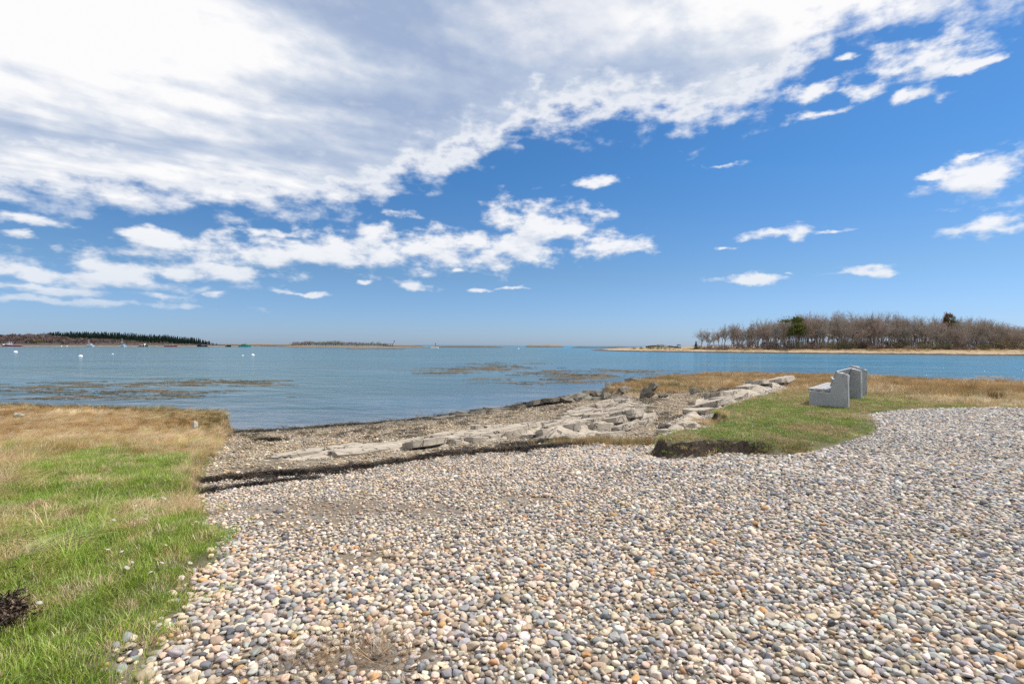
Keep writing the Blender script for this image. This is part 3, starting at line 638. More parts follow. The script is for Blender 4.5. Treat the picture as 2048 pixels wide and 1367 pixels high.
# dry tuft patch between wrack, ledges and turf
cx, cy = P(1215, 878, -0.02); x = rng.normal(cx, .42, 260); y = rng.normal(cy + .05, .17, 260); n = 260
lay('verge_grass', T_STIFF, x, y, 0.5, 1.0, blend_cols(n, [(0.42, 0.28, 0.13), (0.36, 0.25, 0.11)], [(0.2, .19, .06)], np.full(n, .2)), 'orange brown dry grass patch between the ledges and the pebbles')
cx, cy = P(1420, 846, 0.0); x = rng.normal(cx, .28, 150); y = rng.normal(cy, .22, 150); n = 150
lay('hollow_grass', T_STIFF, x, y, 0.4, 0.8, blend_cols(n, STRAW, RUST, np.full(n, .3)), 'dry grass in the eroded hollow of the turf')
# grass at the foot of the cut edge
x, y = [], []
for q in rng.random(420): 
    px = 1310 + 300 * q; p = P(px + rng.normal(0, 6), 902 - 8 * q + rng.normal(0, 4) + (px > 1480) * 6, 0.05); x.append(p[0]); y.append(p[1])
x, y = np.array(x), np.array(y); k = (rng.random(420) < sstep(fbm(x * 2, y * 2, 2, 93), .5, .7) * .3 * (x > 2.9) + (x > 3.6) * .5); x, y = x[k], y[k]; n = len(x)
lay('foot_grass', T_TURF, x, y, 0.7, 1.2, blend_cols(n, [(0.15, 0.17, 0.04)], [(0.34, .25, .11)], np.full(n, .6)), 'thin yellowish grass at the foot of the cut turf edge')

# tussocks that stand out on the right
for i, (px, py, s, lab) in enumerate([(1938, 783, 1.15, 'rusty brown grass tussock standing left of the shaggy one at the right edge'), (1990, 800, 1.45, 'shaggy brown grass tussock near the right edge above the pebbles'),
                          (1785, 768, .9, 'small dark rusty tussock beside the water right of the benches')]):
    b = P(px, py, 0.12); r2 = np.random.default_rng(40 + i); ms = tuft(300 + i, 260, 0.12, 0.27, 0.006, 0.35, 0.13, 0.5, 4)
    m_, t_, o_ = mat_new('tussock_blade'); co = t_.n('ShaderNodeTexCoord').outputs['Object']
    principled(t_, o_, t_.ramp(t_.noise(co, 60.0, 2), [(0.3, (0.14, 0.08, 0.035)), (0.6, (0.30, 0.18, 0.08)), (0.8, (0.42, 0.29, 0.15))]), 0.8)
    ms.materials.clear(); ms.materials.append(m_)
    tag(link('grass_tussock', ms, None, (b[0], b[1], float(H(b[0], b[1]))), (0, 0, i * 1.3), s), lab, 'grass tussock', 'tussocks on the right marsh')

# ---- wrack line: dark tangled seaweed
def tangle(seed, n, size, w):
    r = np.random.default_rng(seed); V = []; Fc = []
    for i in range(n):
        p = np.array([r.normal(0, size * .5), r.normal(0, size * .3), r.uniform(0, size * .3)]); a = r.uniform(0, 6.28); el = r.normal(0, .3); seg = 5; k0 = len(V)
        for s in range(seg + 1):
            side = np.array([-math.sin(a), math.cos(a), r.normal(0, .6)]) * w * r.uniform(.4, 1.2); V.append(tuple(p - side)); V.append(tuple(p + side))
            a += r.normal(0, .7); el = el * .6 + r.normal(0, .35); p = p + size * .16 * np.array([math.cos(a) * math.cos(el), math.sin(a) * math.cos(el), math.sin(el)]); p[2] = np.clip(p[2], 0.002, size * .4)
        for s in range(seg): b = k0 + 2 * s; Fc.append((b, b + 1, b + 3, b + 2))
    return mesh('wrack', V, Fc, M['weed'])
WEED = [tangle(400 + i, 34, 0.16, 0.0055) for i in range(6)]
def along(poly, n, sig, dx=0, dy=0):
    p = np.array(poly); L = np.hypot(*np.diff(p, axis=0).T); c = np.concatenate([[0], np.cumsum(L)]); t = rng.random(n) * c[-1]
    x = np.interp(t, c, p[:, 0]); y = np.interp(t, c, p[:, 1]); wv = (fbm(t * .8, t * 0, 3, 95) - .5) * .25
    return x + rng.normal(0, sig, n) + dx, y + rng.normal(0, sig, n) * 0.8 + wv + dy, t / c[-1]
x, y, t = along(WRACK, 1450, 0.030); wd = 0.12 + 0.75 * sstep(fbm(t * 16, t * 0, 3, 96), .38, .62); k = rng.random(len(x)) < wd; x, y, t = x[k], y[k], t[k]
x2, y2 = P(520, 965, -.08); x3, y3, t3 = along([P(395, 985, -.08), (x2, y2), P(640, 952, -.08)], 60, 0.03)
x4, y4, t4 = along([P(1000, 893, -.1), P(1080, 880, -.12), P(1130, 872, -.12)], 160, 0.04); x5, y5, t5 = along(WRACK, 180, 0.15)
x = np.concatenate([x, x3, x4, x5]); y = np.concatenate([y, y3, y4, y5]); n = len(x); z = H(x, y)
tint = pick([(0.018, 0.015, 0.013), (0.032, 0.024, 0.017), (0.085, 0.055, 0.032), (0.012, 0.012, 0.013)], [5, 4, 3, 3], n)
o = scatter('wrack_line', WEED, M['weed'], np.stack([x, y, z + .008], -1), np.stack([rng.normal(0, .15, n), rng.normal(0, .15, n), rng.normal(0.35, .8, n)], -1), np.stack([rng.uniform(.4, .9, n), rng.uniform(.35, .6, n), rng.uniform(.25, .6, n)], -1), tint)
tag(o, 'dark band of dried seaweed winding along the top of the shingle', 'seaweed', kind='stuff')
# straw and stems caught in the wrack and on the stones
STEM = [tuft(430 + i, 7, 0.1, 0.3, 0.005, 1.35, 0.16, 0.15, 2) for i in range(5)]
x, y, t = along(WRACK, 260, 0.07); cs = [(745, 1312, .14, 46), (640, 1330, .13, 40), (735, 1118, .15, 30), (880, 1022, .3, 30), (700, 1012, .4, 40)]
for px, py, sg, k in cs: c = P(px, py); x = np.concatenate([x, rng.normal(c[0], sg * 1.3, k)]); y = np.concatenate([y, rng.normal(c[1], sg * .5, k)])
xs = rng.uniform(-3, 9, 130); ys = rng.uniform(2.2, 9, 130); ks = gravel_mask(xs, ys) > .9; x = np.concatenate([x, xs[ks]]); y = np.concatenate([y, ys[ks]])
n = len(x); o = scatter('driftstraw', STEM, M['grass'], np.stack([x, y, H(x, y) + .03], -1), np.stack([rng.normal(0, .1, n), rng.normal(0, .1, n), rng.uniform(0, 6.28, n)], -1), rng.uniform(.3, .8, n), pick([(0.42, .31, .19), (0.30, .19, .10), (0.2, .11, .05)], [2, 2, 2], n))
tag(o, 'scattered dry straw and stems caught among the pebbles and seaweed', 'straw', kind='stuff')
# weed clots on the mud, heap in the grass
x, y = jitter_pts(-7, 14, 7, 30, 0.33); z = H(x, y); k = (rng.random(len(x)) < lower_mask(x, y) * sstep(fbm(x * .9, y * .9, 3, 97), .46, .6) * (0.35 + .9 * sstep(x, 2, 5))) & (z > SEA); x, y, z = x[k], y[k], z[k]
xe, ye, te = along(W_LINE[5:12], 420, 0.10, 0, -0.18); xh, yh = P(535, 887, -.5); x = np.concatenate([x, xe, rng.normal(xh, .16, 26)]); y = np.concatenate([y, ye, rng.normal(yh, .04, 26)]); n = len(x); z = H(x, y)
o = scatter('beach_weed', WEED, M['weed'], np.stack([x, y, z + .005], -1), np.stack([rng.normal(0, .1, n), rng.normal(0, .1, n), rng.uniform(0, 6.28, n)], -1), np.stack([rng.uniform(.7, 2.0, n), rng.uniform(.7, 1.5, n), rng.uniform(.4, .8, n)], -1), pick([(0.035, .028, .018), (0.07, .052, .026), (0.11, .085, .04)], [4, 4, 2], n))
tag(o, 'dark weed clots lying on the mud along the water edge', 'seaweed', kind='stuff')
hx, hy = P(15, 1262, .05); n = 60; x = rng.normal(hx - .12, .08, n); y = rng.normal(hy, .08, n); z = H(x, y) + rng.uniform(0.01, .07, n)
o = scatter('weed_heap', WEED + STEM, M['weed'], np.stack([x, y, z], -1), np.stack([rng.normal(0, .4, n), rng.normal(0, .4, n), rng.uniform(0, 6.28, n)], -1), rng.uniform(.45, .8, n), pick([(0.05, .035, .024), (0.14, .09, .06), (0.24, .16, .11)], [4, 4, 2], n))
tag(o, 'matted brown heap of dead weed in the grass at the left edge', 'weed heap', kind='stuff')

# ---- floating weed beds on the water
def mat_of_weed(seed):
    """a low ragged raft of fronds, thicker in the middle"""
    r = np.random.default_rng(seed); mb = MB()
    for i in range(26):
        cx, cy = r.normal(0, .42), r.normal(0, .2); k = 7; a0 = r.uniform(0, 6.28); rr = r.uniform(.05, .2); h = r.uniform(.012, .035)
        ring = [(cx + rr * 1.9 * r.uniform(.5, 1.2) * math.cos(a0 + 6.283 * j / k), cy + rr * r.uniform(.4, 1.1) * math.sin(a0 + 6.283 * j / k), -0.01) for j in range(k)]
        mb.add(ring + [(cx, cy, h)], [(j, (j + 1) % k, k) for j in range(k)])
    return mesh('weed_raft', mb.v, mb.f, M['weed'])
RAFT = [mat_of_weed(500 + i) for i in range(6)]
beds = [(0, 780, 200, 8, 60), (150, 775, 180, 6, 70), (300, 768, 200, 5, 90), (420, 764, 120, 5, 70), (260, 790, 200, 6, 50), (330, 782, 120, 4, 50), (480, 763, 60, 3, 22), (130, 795, 120, 4, 26), (560, 770, 60, 2, 10),
        (930, 739, 70, 4, 70), (1010, 735, 70, 4, 70), (1000, 727, 60, 2, 30), (1100, 745, 70, 5, 80), (1180, 752, 70, 5, 100), (1225, 742, 60, 3, 50), (1300, 743, 50, 3, 24), (1150, 763, 60, 3, 44), (880, 745, 30, 2, 12), (1060, 765, 90, 3, 16), (1340, 741, 40, 2, 12), (1000, 757, 60, 2, 12), (1980, 754, 26, 2, 26), (2010, 757, 30, 2, 14), (1760, 717, 40, 1.5, 8), (1480, 731, 60, 2, 8)]
x, y = [], []
for cx, cy, sx, sy, k in beds:
    for q in range(int(k * .62)):
        p = P(cx + rng.normal(0, sx * .62), cy + rng.normal(0, sy * .62), SEA); x.append(p[0]); y.append(p[1])
x, y = np.array(x), np.array(y); k = (y > 0) & (H(x, y) < SEA - .12); x, y = x[k], y[k]; n = len(x)
sc = np.stack([rng.uniform(.25, 1.2, n), rng.uniform(.10, .42, n), rng.uniform(.4, .8, n)], -1) * np.clip(y / 30, .5, 1.6)[:, None] ** .6 * rng.choice([.5, 1, 1.5], n)[:, None]
o = scatter('floating_weed', RAFT, M['weed'], np.stack([x, y, np.full(n, SEA)], -1), np.stack([np.zeros(n), np.zeros(n), rng.normal(.1, .3, n)], -1), sc, pick([(0.12, .08, .036), (0.085, .065, .032), (0.16, .10, .045), (0.06, .055, .03)], [4, 4, 3, 3], n))
tag(o, 'brown rockweed floating in ragged rafts on the water', 'seaweed', kind='stuff')

# ------------------------------------------------------------------ rock ledges: tilted, fractured slabs
def slab_mesh(seed, mat):
    """one plate of split rock: irregular outline, flat top, broken sides (unit length, width, thickness)"""
    r = np.random.default_rng(seed); bm = bmesh.new(); k = int(r.integers(6, 9)); a0 = r.uniform(0, 6.28)
    for i in range(k):
        a = a0 + 6.283 * (i + r.uniform(-.28, .28)) / k; q = r.uniform(.82, 1.15)
        x, y = .55 * q * math.copysign(abs(math.cos(a)) ** .75, math.cos(a)), .55 * q * math.copysign(abs(math.sin(a)) ** .75, math.sin(a))
        bm.verts.new((x, y, r.uniform(-.10, 0))); bm.verts.new((x * r.uniform(.9, 1.12), y * r.uniform(.9, 1.15), -1.0))
    bm.verts.new((r.uniform(-.2, .2), r.uniform(-.2, .2), .08))
    res = bmesh.ops.convex_hull(bm, input=bm.verts[:]); bmesh.ops.delete(bm, geom=list({g for g in res['geom_interior'] if isinstance(g, bmesh.types.BMVert)}), context='VERTS')
    bmesh.ops.dissolve_limit(bm, angle_limit=R(9), verts=bm.verts[:], edges=bm.edges[:]); bmesh.ops.bevel(bm, geom=bm.edges[:], offset=.035, segments=2, affect='EDGES', profile=.5)
    bmesh.ops.triangulate(bm, faces=bm.faces[:]); bmesh.ops.subdivide_edges(bm, edges=[e for e in bm.edges if e.calc_length() > .22], cuts=1, use_grid_fill=True); bmesh.ops.triangulate(bm, faces=bm.faces[:])
    kk = r.normal(size=(5, 3)) * 5; ph = r.uniform(0, 6, 5)
    for q in bm.verts: q.co.z += .035 * float(np.sin(kk @ np.array(q.co) + ph).sum())
    me = bpy.data.meshes.new('slab'); bm.to_mesh(me); bm.free(); me.materials.append(mat); return me
SLABS = {m: [slab_mesh(660 + i, M[m]) for i in range(10)] for m in ('rock', 'rock_dark')}
def ledge(name, poly, top, cell, axis_ang, mat, label, seed, res=0.035, dip=0.28, base=-0.05, fill=1.0):
    """bedrock breaking through the beach: a low body with tilted, overlapping plates"""
    r = np.random.default_rng(seed); pa = np.array(poly); c = pa.mean(0); ca, sa = math.cos(axis_ang), math.sin(axis_ang)
    u = (pa[:, 0] - c[0]) * ca + (pa[:, 1] - c[1]) * sa; v = -(pa[:, 0] - c[0]) * sa + (pa[:, 1] - c[1]) * ca
    U, V = np.meshgrid(np.arange(u.min() - .15, u.max() + .15, res), np.arange(v.min() - .15, v.max() + .15, res), indexing='ij')
    X = c[0] + U * ca - V * sa; Y = c[1] + U * sa + V * ca; d = poly_sd(X, Y, poly) + (fbm(X * 2.4, Y * 2.4, 4, seed) - .5) * 0.45; G = H(X, Y); g0 = float(G.mean())
    body = lambda x, y, dd: top * sstep(dd, -0.05, 0.45) * (0.6 + 0.5 * fbm(x * .8, y * .8, 3, seed + 4))
    Z = G + base + sstep(d, -.06, .1) * (body(X, Y, d) * .8 - base) + (fbm(X * 5, Y * 5, 4, seed + 5) - .5) * .05 * sstep(d, -.05, .1); Z = np.where(d < -0.06, G - 0.2, Z)
    root = link(name, None, None, (c[0], c[1], g0), (0, 0, axis_ang)); tag(root, label, 'rock ledge', 'rock ledges on the beach')
    link('bedrock', grid_mesh('bedrock', U, V, Z - g0, M[mat]), root)
    vv = v.min()
    while vv < v.max():
        uu = u.min() + r.uniform(0, cell[0]); step_v = cell[1] * r.uniform(.5, .8)
        while uu < u.max():
            L, W = cell[0] * math.exp(r.normal(-.12, .5)) * 1.1, cell[1] * math.exp(r.normal(-.15, .4)) * 1.15; x = c[0] + uu * ca - vv * sa; y = c[1] + uu * sa + vv * ca; dd = float(poly_sd(x, y, poly))
            if dd > max(0.04, L * .13) and r.random() < .9 * fill:
                z = float(H(x, y)) + float(body(x, y, dd)) + r.normal(.008, .022); th = r.uniform(.12, .2)
                link('slab', SLABS[mat][int(r.integers(10))], root, (uu, vv + r.uniform(-.05, .05), z - g0), (-abs(r.normal(dip * .8, .08)), r.normal(.03, .07), r.normal(0.08, .18)), (L, W, th))
            uu += L * r.uniform(.55, .85)
        vv += step_v
    return root
LG = lambda a, b, z: math.atan2(P(*b, z)[1] - P(*a, z)[1], P(*b, z)[0] - P(*a, z)[0])
ledge('rock_ledge', PL([(500, 930), (560, 908), (640, 895), (720, 884), (790, 878), (860, 874), (870, 884), (850, 893), (760, 908), (690, 917), (610, 925)], -.22), 0.06, (0.85, 0.42), LG((500, 930), (870, 880), -.2), 'rock',
      'low pale grey rock ledge at the left end, half buried in shingle', 21, dip=0.10, fill=.8)
ledge('rock_ledge', PL([(800, 893), (850, 872), (930, 858), (1010, 848), (1085, 838), (1150, 822), (1140, 840), (1100, 858), (1060, 872), (960, 886), (880, 893)], -.22), 0.15, (0.6, 0.26), LG((820, 890), (1100, 840), -.2), 'rock',
      'long fractured grey ledge in the middle of the beach', 22, dip=0.20)
ledge('rock_ledge', PL([(1060, 872), (1098, 846), (1130, 822), (1150, 812), (1215, 808), (1262, 822), (1310, 838), (1290, 858), (1230, 868), (1160, 880), (1095, 886)], -.2), 0.25, (0.6, 0.3), LG((1060, 872), (1290, 830), -.2), 'rock',
      'broad cracked tan ledge in front of the dark boulders', 23, dip=0.30)
ledge('rock_ledge', PL([(1205, 806), (1225, 800), (1265, 800), (1292, 812), (1280, 826), (1230, 822)], -.2), 0.30, (0.6, 0.36), LG((1205, 806), (1290, 812), -.2), 'rock',
      'blocky tan ledge step rising behind the broad cracked ledge', 24, dip=0.2)
ledge('rock_ledge', PL([(1345, 852), (1362, 832), (1392, 810), (1430, 796), (1470, 784), (1505, 772), (1545, 770), (1592, 774), (1570, 783), (1535, 790), (1505, 800), (1462, 814), (1445, 824), (1415, 832), (1390, 842)], -.02), 0.25, (1.5, 0.52), LG((1345, 852), (1560, 775), 0), 'rock',
      'long pale whaleback ledge running up beside the green turf', 25, dip=0.22)
ledge('rock_ledge', PL([(1325, 864), (1345, 850), (1385, 846), (1405, 852), (1398, 862), (1350, 868)], -.05), 0.17, (0.5, 0.3), 0.3, 'rock', 'small grey slab at the corner of the cut turf', 26, dip=0.3, res=0.025)
ledge('rock_ledge', PL([(1065, 806), (1085, 797), (1120, 795), (1160, 786), (1195, 783), (1200, 793), (1150, 803), (1100, 808)], -.55), 0.30, (0.9, 0.45), LG((1065, 806), (1195, 785), -.5), 'rock_dark',
      'dark weedy ledge reaching along the water edge', 27, res=0.05, dip=0.3)
ledge('rock_ledge', PL([(860, 838), (900, 828), (960, 822), (1010, 815), (1020, 821), (960, 832), (890, 840)], -.7), 0.10, (0.6, 0.35), 0.35, 'rock_dark', 'low dark stones edging the water left of the weedy ledge', 28, res=0.05, dip=0.2)

def boulder_mesh(seed, n=13, detail=2):
    r = np.random.default_rng(seed); bm = bmesh.new()
    for i in range(n):
        d = r.normal(size=3); d /= np.linalg.norm(d); bm.verts.new(d * r.uniform(.75, 1.1))
    res = bmesh.ops.convex_hull(bm, input=bm.verts[:]); bmesh.ops.delete(bm, geom=[g for g in res['geom_interior'] if isinstance(g, bmesh.types.BMVert)], context='VERTS')
    bmesh.ops.bevel(bm, geom=bm.edges[:], offset=0.045, segments=2, affect='EDGES', profile=0.6)
    bmesh.ops.triangulate(bm, faces=bm.faces[:]); bmesh.ops.subdivide_edges(bm, edges=[e for e in bm.edges if e.calc_length() > .25], cuts=2, use_grid_fill=True)
    k = r.normal(size=(6, 3)) * 4; ph = r.uniform(0, 6, 6)
    for q in bm.verts: c = np.array(q.co); q.co = q.co * (1 + 0.025 * float(np.sin(k @ c + ph).sum()))
    me = bpy.data.meshes.new('boulder'); bm.to_mesh(me); bm.free(); return me
BOULDERS = [(1293, 795, -.35, (.31, .23, .32), 'rock_dark', 'tall dark boulder streaked with weed in front of the brown marsh'), (1306, 781, -.3, (.34, .26, .30), 'rock_dark', 'angular dark boulder leaning behind the tall dark boulder'),
            (1268, 764, -.62, (.85, .6, .36), 'rock_dark', 'rounded dark boulder sitting in the shallows off the point'), (1293, 762, -.62, (.5, .4, .16), 'rock_dark', 'small flat dark rock beside the rounded boulder in the shallows'),
            (1213, 790, -.45, (.42, .34, .2), 'rock_dark', 'squat dark rock at the foot of the brown marsh'), (1183, 790, -.5, (.62, .44, .34), 'rock_dark', 'slanting dark block at the end of the weedy ledge'),
            (1165, 797, -.5, (.58, .42, .32), 'rock_dark', 'dark block beside the slanting one on the weedy ledge'), (1130, 803, -.5, (.36, .3, .2), 'rock_dark', 'black wedge shaped rock above the cracked ledge'),
            (1392, 788, -.25, (.32, .24, .16), 'rock_dark', 'small dark rock on the mud left of the whaleback ledge'), (1330, 858, -.02, (.17, .13, .13), 'rock_dark', 'dark stone at the left tip of the turf slab'),
            (1437, 820, .05, (.24, .15, .13), 'rock', 'grey stone lying where the whaleback ledge meets the turf'), (1222, 814, -.1, (.15, .13, .14), 'rock', 'small upright grey stone on the cracked ledge'),
            (1252, 786, -.4, (.55, .36, .20), 'rock_dark', 'flat brown rock left of the tall dark boulder'), (1325, 795, -.35, (.28, .22, .12), 'rock_dark', 'small brown stone right of the tall dark boulder')]
for i, (px, py, z, s, mt, lab) in enumerate(BOULDERS):
    b = P(px, py, z); me = boulder_mesh(600 + i); me.materials.append(M[mt]); zz = max(float(H(*b)), SEA - .05)
    tag(link('boulder', me, None, (b[0], b[1], zz + s[2] * .45), (0.2 * math.sin(i), 0.2 * math.cos(i * 2), i * 1.1), s), lab, 'boulder', 'boulders among the ledges')
# stones and shells lying in the left grass
M['shell'] = plain('bleached_shell', (0.38, 0.35, 0.29), 0.7, 0.15, 40)
SHELLS = [(228, 1048, 0.022), (290, 1046, 0.017), (170, 1073, 0.017), (272, 1010, 0.022), (215, 1108, 0.016), (243, 1110, 0.019), (332, 1095, 0.014), (324, 1132, 0.017), (300, 1152, 0.019), (254, 1142, 0.025), (78, 1218, 0.019), (120, 1166, 0.010), (265, 1130, 0.016), (328, 987, 0.031)]
for i, (px, py, s) in enumerate(SHELLS):
    b = P(px, py, .08); o = link('shell_fragment', bpy.data.meshes.get('shell') or (lambda m: (setattr(m, 'name', 'shell'), m.materials.append(M['shell']), m)[2])(pebble_mesh(150)), None, (b[0], b[1], float(H(*b)) + .05), (0.3 * math.sin(i * 3), .4 * math.cos(i), i), (s, s, s * .6))
    tag(o, 'small bleached shell fragment or pale stone lying in the green grass', 'shell', 'pale fragments in the left grass')
b = P(389, 856, -.3); o = link('pale_stone', boulder_mesh(640), None, (b[0], b[1], float(H(*b)) + .10), (0, 0, 1), (.11, .08, .10)); o.data.materials.append(M['shell']); tag(o, 'lone white stone on the marsh hay near the bank end', 'stone')
b = P(35, 830, -.3); o = link('pale_stone', boulder_mesh(641), None, (b[0], b[1], float(H(*b)) + .08), (0, 0, 1), (.16, .07, .06)); o.data.materials.append(M['shell']); tag(o, 'flat whitish scrap on the marsh hay at far left', 'stone')

# ------------------------------------------------------------------ granite benches
def granite():
    m, t, out = mat_new('bench_granite'); co = t.n('ShaderNodeTexCoord').outputs['Object']
    f = t.noise(co, 90.0, 3, 0.7); g = t.noise(co, 260.0, 2, 0.6); a = t.noise(co, 3.0, 4)
    c = t.mix(t.step(f, .38, .62), (0.23, 0.23, 0.235), (0.54, 0.53, 0.515)); c = t.mix(t.m('MULTIPLY', t.step(g, .55, .7), .7), c, (0.10, 0.10, 0.105)); c = t.mix(t.m('MULTIPLY', t.step(a, .5, .75), .25), c, (0.2, 0.2, 0.2))
    principled(t, out, c, 0.8, bump(t, f, .6, .006)); return m
M['granite'] = granite(); M['board'] = plain('weathered_plank', (0.31, 0.315, 0.325), 0.75, 0.18, 14.0, 0.5)
def bench(name, a, b, label):
    """a, b: plan points at the back foot of the two end slabs; seat faces left of a->b"""
    a = Vector((*a, 0)); b = Vector((*b, 0)); ax = (b - a).normalized(); L = (b - a).length; z0 = (float(H(a.x, a.y)) + float(H(b.x, b.y))) / 2 - 0.03
    root = link(name, None); root.location = (a.x, a.y, z0); root.rotation_euler = (0, 0, math.atan2(ax.y, ax.x)); tag(root, label, 'bench', 'stone benches facing the water')
    # local x runs along the bench, local y points to the seat side
    prof = [(0.0, -0.1), (0.745, -0.1), (0.735, 0.365), (0.335, 0.345), (0.305, 0.50), (0.205, 0.80), (0.03, 0.765), (0.0, 0.745)]
    r = np.random.default_rng(len(label))
    for k, x0 in enumerate((0.0, L)):
        bm = bmesh.new(); th = 0.22; vs = [bm.verts.new((x0 - th / 2, y, z)) for y, z in prof]; f = bm.faces.new(vs); e = bmesh.ops.extrude_face_region(bm, geom=[f])
        for q in e['geom']:
            if isinstance(q, bmesh.types.BMVert): q.co.x += th
        bmesh.ops.recalc_face_normals(bm, faces=bm.faces[:]); bmesh.ops.bevel(bm, geom=bm.edges[:], offset=.012, segments=1, affect='EDGES'); bmesh.ops.triangulate(bm, faces=bm.faces[:])
        bmesh.ops.subdivide_edges(bm, edges=[q for q in bm.edges if q.calc_length() > .1], cuts=2, use_grid_fill=True)
        for q in bm.verts:                      # split faces of the back and top are rough
            w = .010 if q.co.y < .03 or q.co.z > .7 else .002
            q.co += Vector(r.normal(0, w, 3))
        me = bpy.data.meshes.new('end_slab'); bm.to_mesh(me); bm.free(); me.materials.append(M['granite']); link('end_slab', me, root)
    def plank(nm, y, z, w, t, ang):
        mb = MB(); mb.box((0, 0, 0), (L - .02 if nm == 'back_board' else L + .14, w, t)); o = mb.build(nm, M['board'], root); o.location = (L / 2, y, z); o.rotation_euler = (ang, 0, 0)
        bv = o.modifiers.new('edge', 'BEVEL'); bv.width = .006; bv.segments = 2
    for y in (0.705, 0.555, 0.405): plank('seat_board', y, 0.395, .130, .045, 0.03)
    plank('back_board', 0.315, 0.55, .16, .035, R(108.5)); plank('back_board', 0.25, 0.74, .17, .035, R(108.5))
    return root
A0 = P(1697, 817, .15); B0 = P(1723, 800.5, .14); C0 = P(1733, 793, .13); D0 = P(1719, 783.0, .10)
bench('stone_bench', A0, B0, 'near granite bench with grey seat boards, its shaded end slab towards the pebbles')
bench('stone_bench', C0, D0, 'far granite bench half hidden behind the near one')

# ------------------------------------------------------------------ far shores
def shore_mat(name, low, mid, high, z1, z2, sc=0.25):
    """beach: dark tide line, then sand, then dry growth"""
    m, t, out = mat_new(name); pos = t.n('ShaderNodeNewGeometry').outputs['Position']; z = t.m('MULTIPLY_ADD', t.noise(pos, sc, 5, .6), 0.5, t.sep(pos)[2])
    g = t.noise(pos, sc * 4, 5, .65)
    v = lambda c: t.mix(t.step(g, .3, .7), tuple(q * .72 for q in c), tuple(min(.8, q * 1.25) for q in c))
    c = t.mix(t.step(z, z1 - .06, z1 + .06), v(low), v(mid)); c = t.mix(t.step(z, z2 - .2, z2 + .25), c, v(high)); principled(t, out, c, .9); return m
M['island'] = shore_mat('island_shore', (0.07, 0.055, 0.04), (0.35, 0.265, 0.175), (0.29, 0.205, 0.11), SEA + .68, SEA + 1.1)
M['headland'] = shore_mat('headland_shore', (0.10, 0.085, 0.07), (0.32, 0.25, 0.185), (0.065, 0.048, 0.040), SEA + .62, SEA + .82, .1)
M['reef'] = shore_mat('reef_rock', (0.05, 0.045, 0.04), (0.09, 0.08, 0.07), (0.2, 0.17, 0.12), SEA + .5, SEA + 2.0, .3)
M['bar'] = shore_mat('bar_sand', (0.07, 0.055, 0.04), (0.20, 0.155, 0.11), (0.15, 0.115, 0.07), SEA + .55, SEA + 1.3, .3)
def land(name, front, depth, hgt, mat, label, cat, nu=200, nv=30, seed=0, power=.6, crest=None, amp=.25):
    """strip of land: front = [(photo column, distance)], rising inland from the water to hgt metres"""
    fp = np.array([D(px, d) for px, d in front]); s = np.linspace(0, 1, nu); L = np.concatenate([[0], np.cumsum(np.hypot(*np.diff(fp, axis=0).T))]); L /= L[-1]
    fx, fy = np.interp(s, L, fp[:, 0]), np.interp(s, L, fp[:, 1]); cl = np.hypot(fx, fy); v = np.linspace(0, 1, nv) ** 1.4
    ends = np.minimum(1, np.minimum(s, 1 - s) * 9) ** .6; dep = depth * (0.25 + .75 * ends)
    X = fx[:, None] + (fx / cl * dep)[:, None] * v[None]; Y = fy[:, None] + (fy / cl * dep)[:, None] * v[None]
    prof = sstep(v, 0, .6) ** power * sstep(v, 1.0, .9) if crest is None else np.interp(v, *zip(*crest))
    hh = hgt * np.ones(nu) if np.isscalar(hgt) else np.interp(s, *zip(*hgt))
    Z = SEA - .25 + (hh * ends)[:, None] * prof[None] * (1 - amp + 2 * amp * fbm(X * .06, Y * .06, 4, seed)) + .25 * np.minimum(1, v * 25)[None] * ends[:, None]
    Y = Y + (fbm(X * .08, Y * 0, 3, seed + 9)[:, :] - .5) * depth * .12 * (1 - v)[None]
    o = tag(link(name, grid_mesh(name, X, Y, Z, mat)), label, cat, kind='structure')
    def zat(x, y):
        k = np.argmin((X - x) ** 2 + (Y - y) ** 2); return float(Z.flat[k])
    return o, zat
headland, z_head = land('headland', [(-420, 300), (-100, 318), (0, 327), (200, 360), (330, 390), (440, 420), (500, 450), (560, 470)], 130, [(0, 6), (.45, 5.5), (.6, 5), (.75, 2.6), (.86, 1.2), (1, .7)], M['headland'],
                        'low wooded headland with a sandy edge across the bay on the left', 'headland', seed=3, crest=[(0, 0), (.04, .18), (.1, .26), (.35, .6), (.7, 1), (1, .6)])
island, z_isl = land('island_shore', [(1170, 236), (1230, 222), (1290, 205), (1400, 190), (1500, 181), (1600, 174), (1700, 167), (1800, 161), (1900, 156), (2048, 149), (2300, 140)], 75, [(0, .35), (.12, .9), (.25, 1.6), (.4, 2.2), (1, 2.6)], M['island'],
                     'sandy and grassy shore of the wooded island on the right', 'shore', seed=5, nu=320, nv=50, crest=[(0, 0), (.03, .28), (.08, .5), (.16, .66), (.3, .85), (1, 1.2)])
islet, z_islet = land('islet', [(545, 405), (600, 398), (700, 392), (800, 395), (880, 402)], 40, [(0, .4), (.2, 1.4), (.6, 1.4), (.75, .8), (1, .5)], M['bar'], 'small scrubby islet in the middle of the bay mouth', 'islet', seed=8, crest=[(0, 0), (.1, .3), (.3, .8), (.7, 1), (1, .3)])
land('rock_bar', [(688, 262), (740, 256), (800, 258), (815, 262)], 10, .55, M['bar'], 'low stony bar awash in front of the islet', 'rock bar', nu=160, nv=24, seed=12, amp=.75)
land('reef', [(862, 520), (900, 500), (960, 490), (1010, 505)], 30, 1.5, M['reef'], 'dark low reef right of the marker post', 'reef', seed=13, amp=.7)
land('reef', [(1050, 700), (1100, 680), (1128, 700)], 40, 3.2, M['reef'], 'small dark rock island on the sea horizon', 'reef', seed=14, amp=.6)
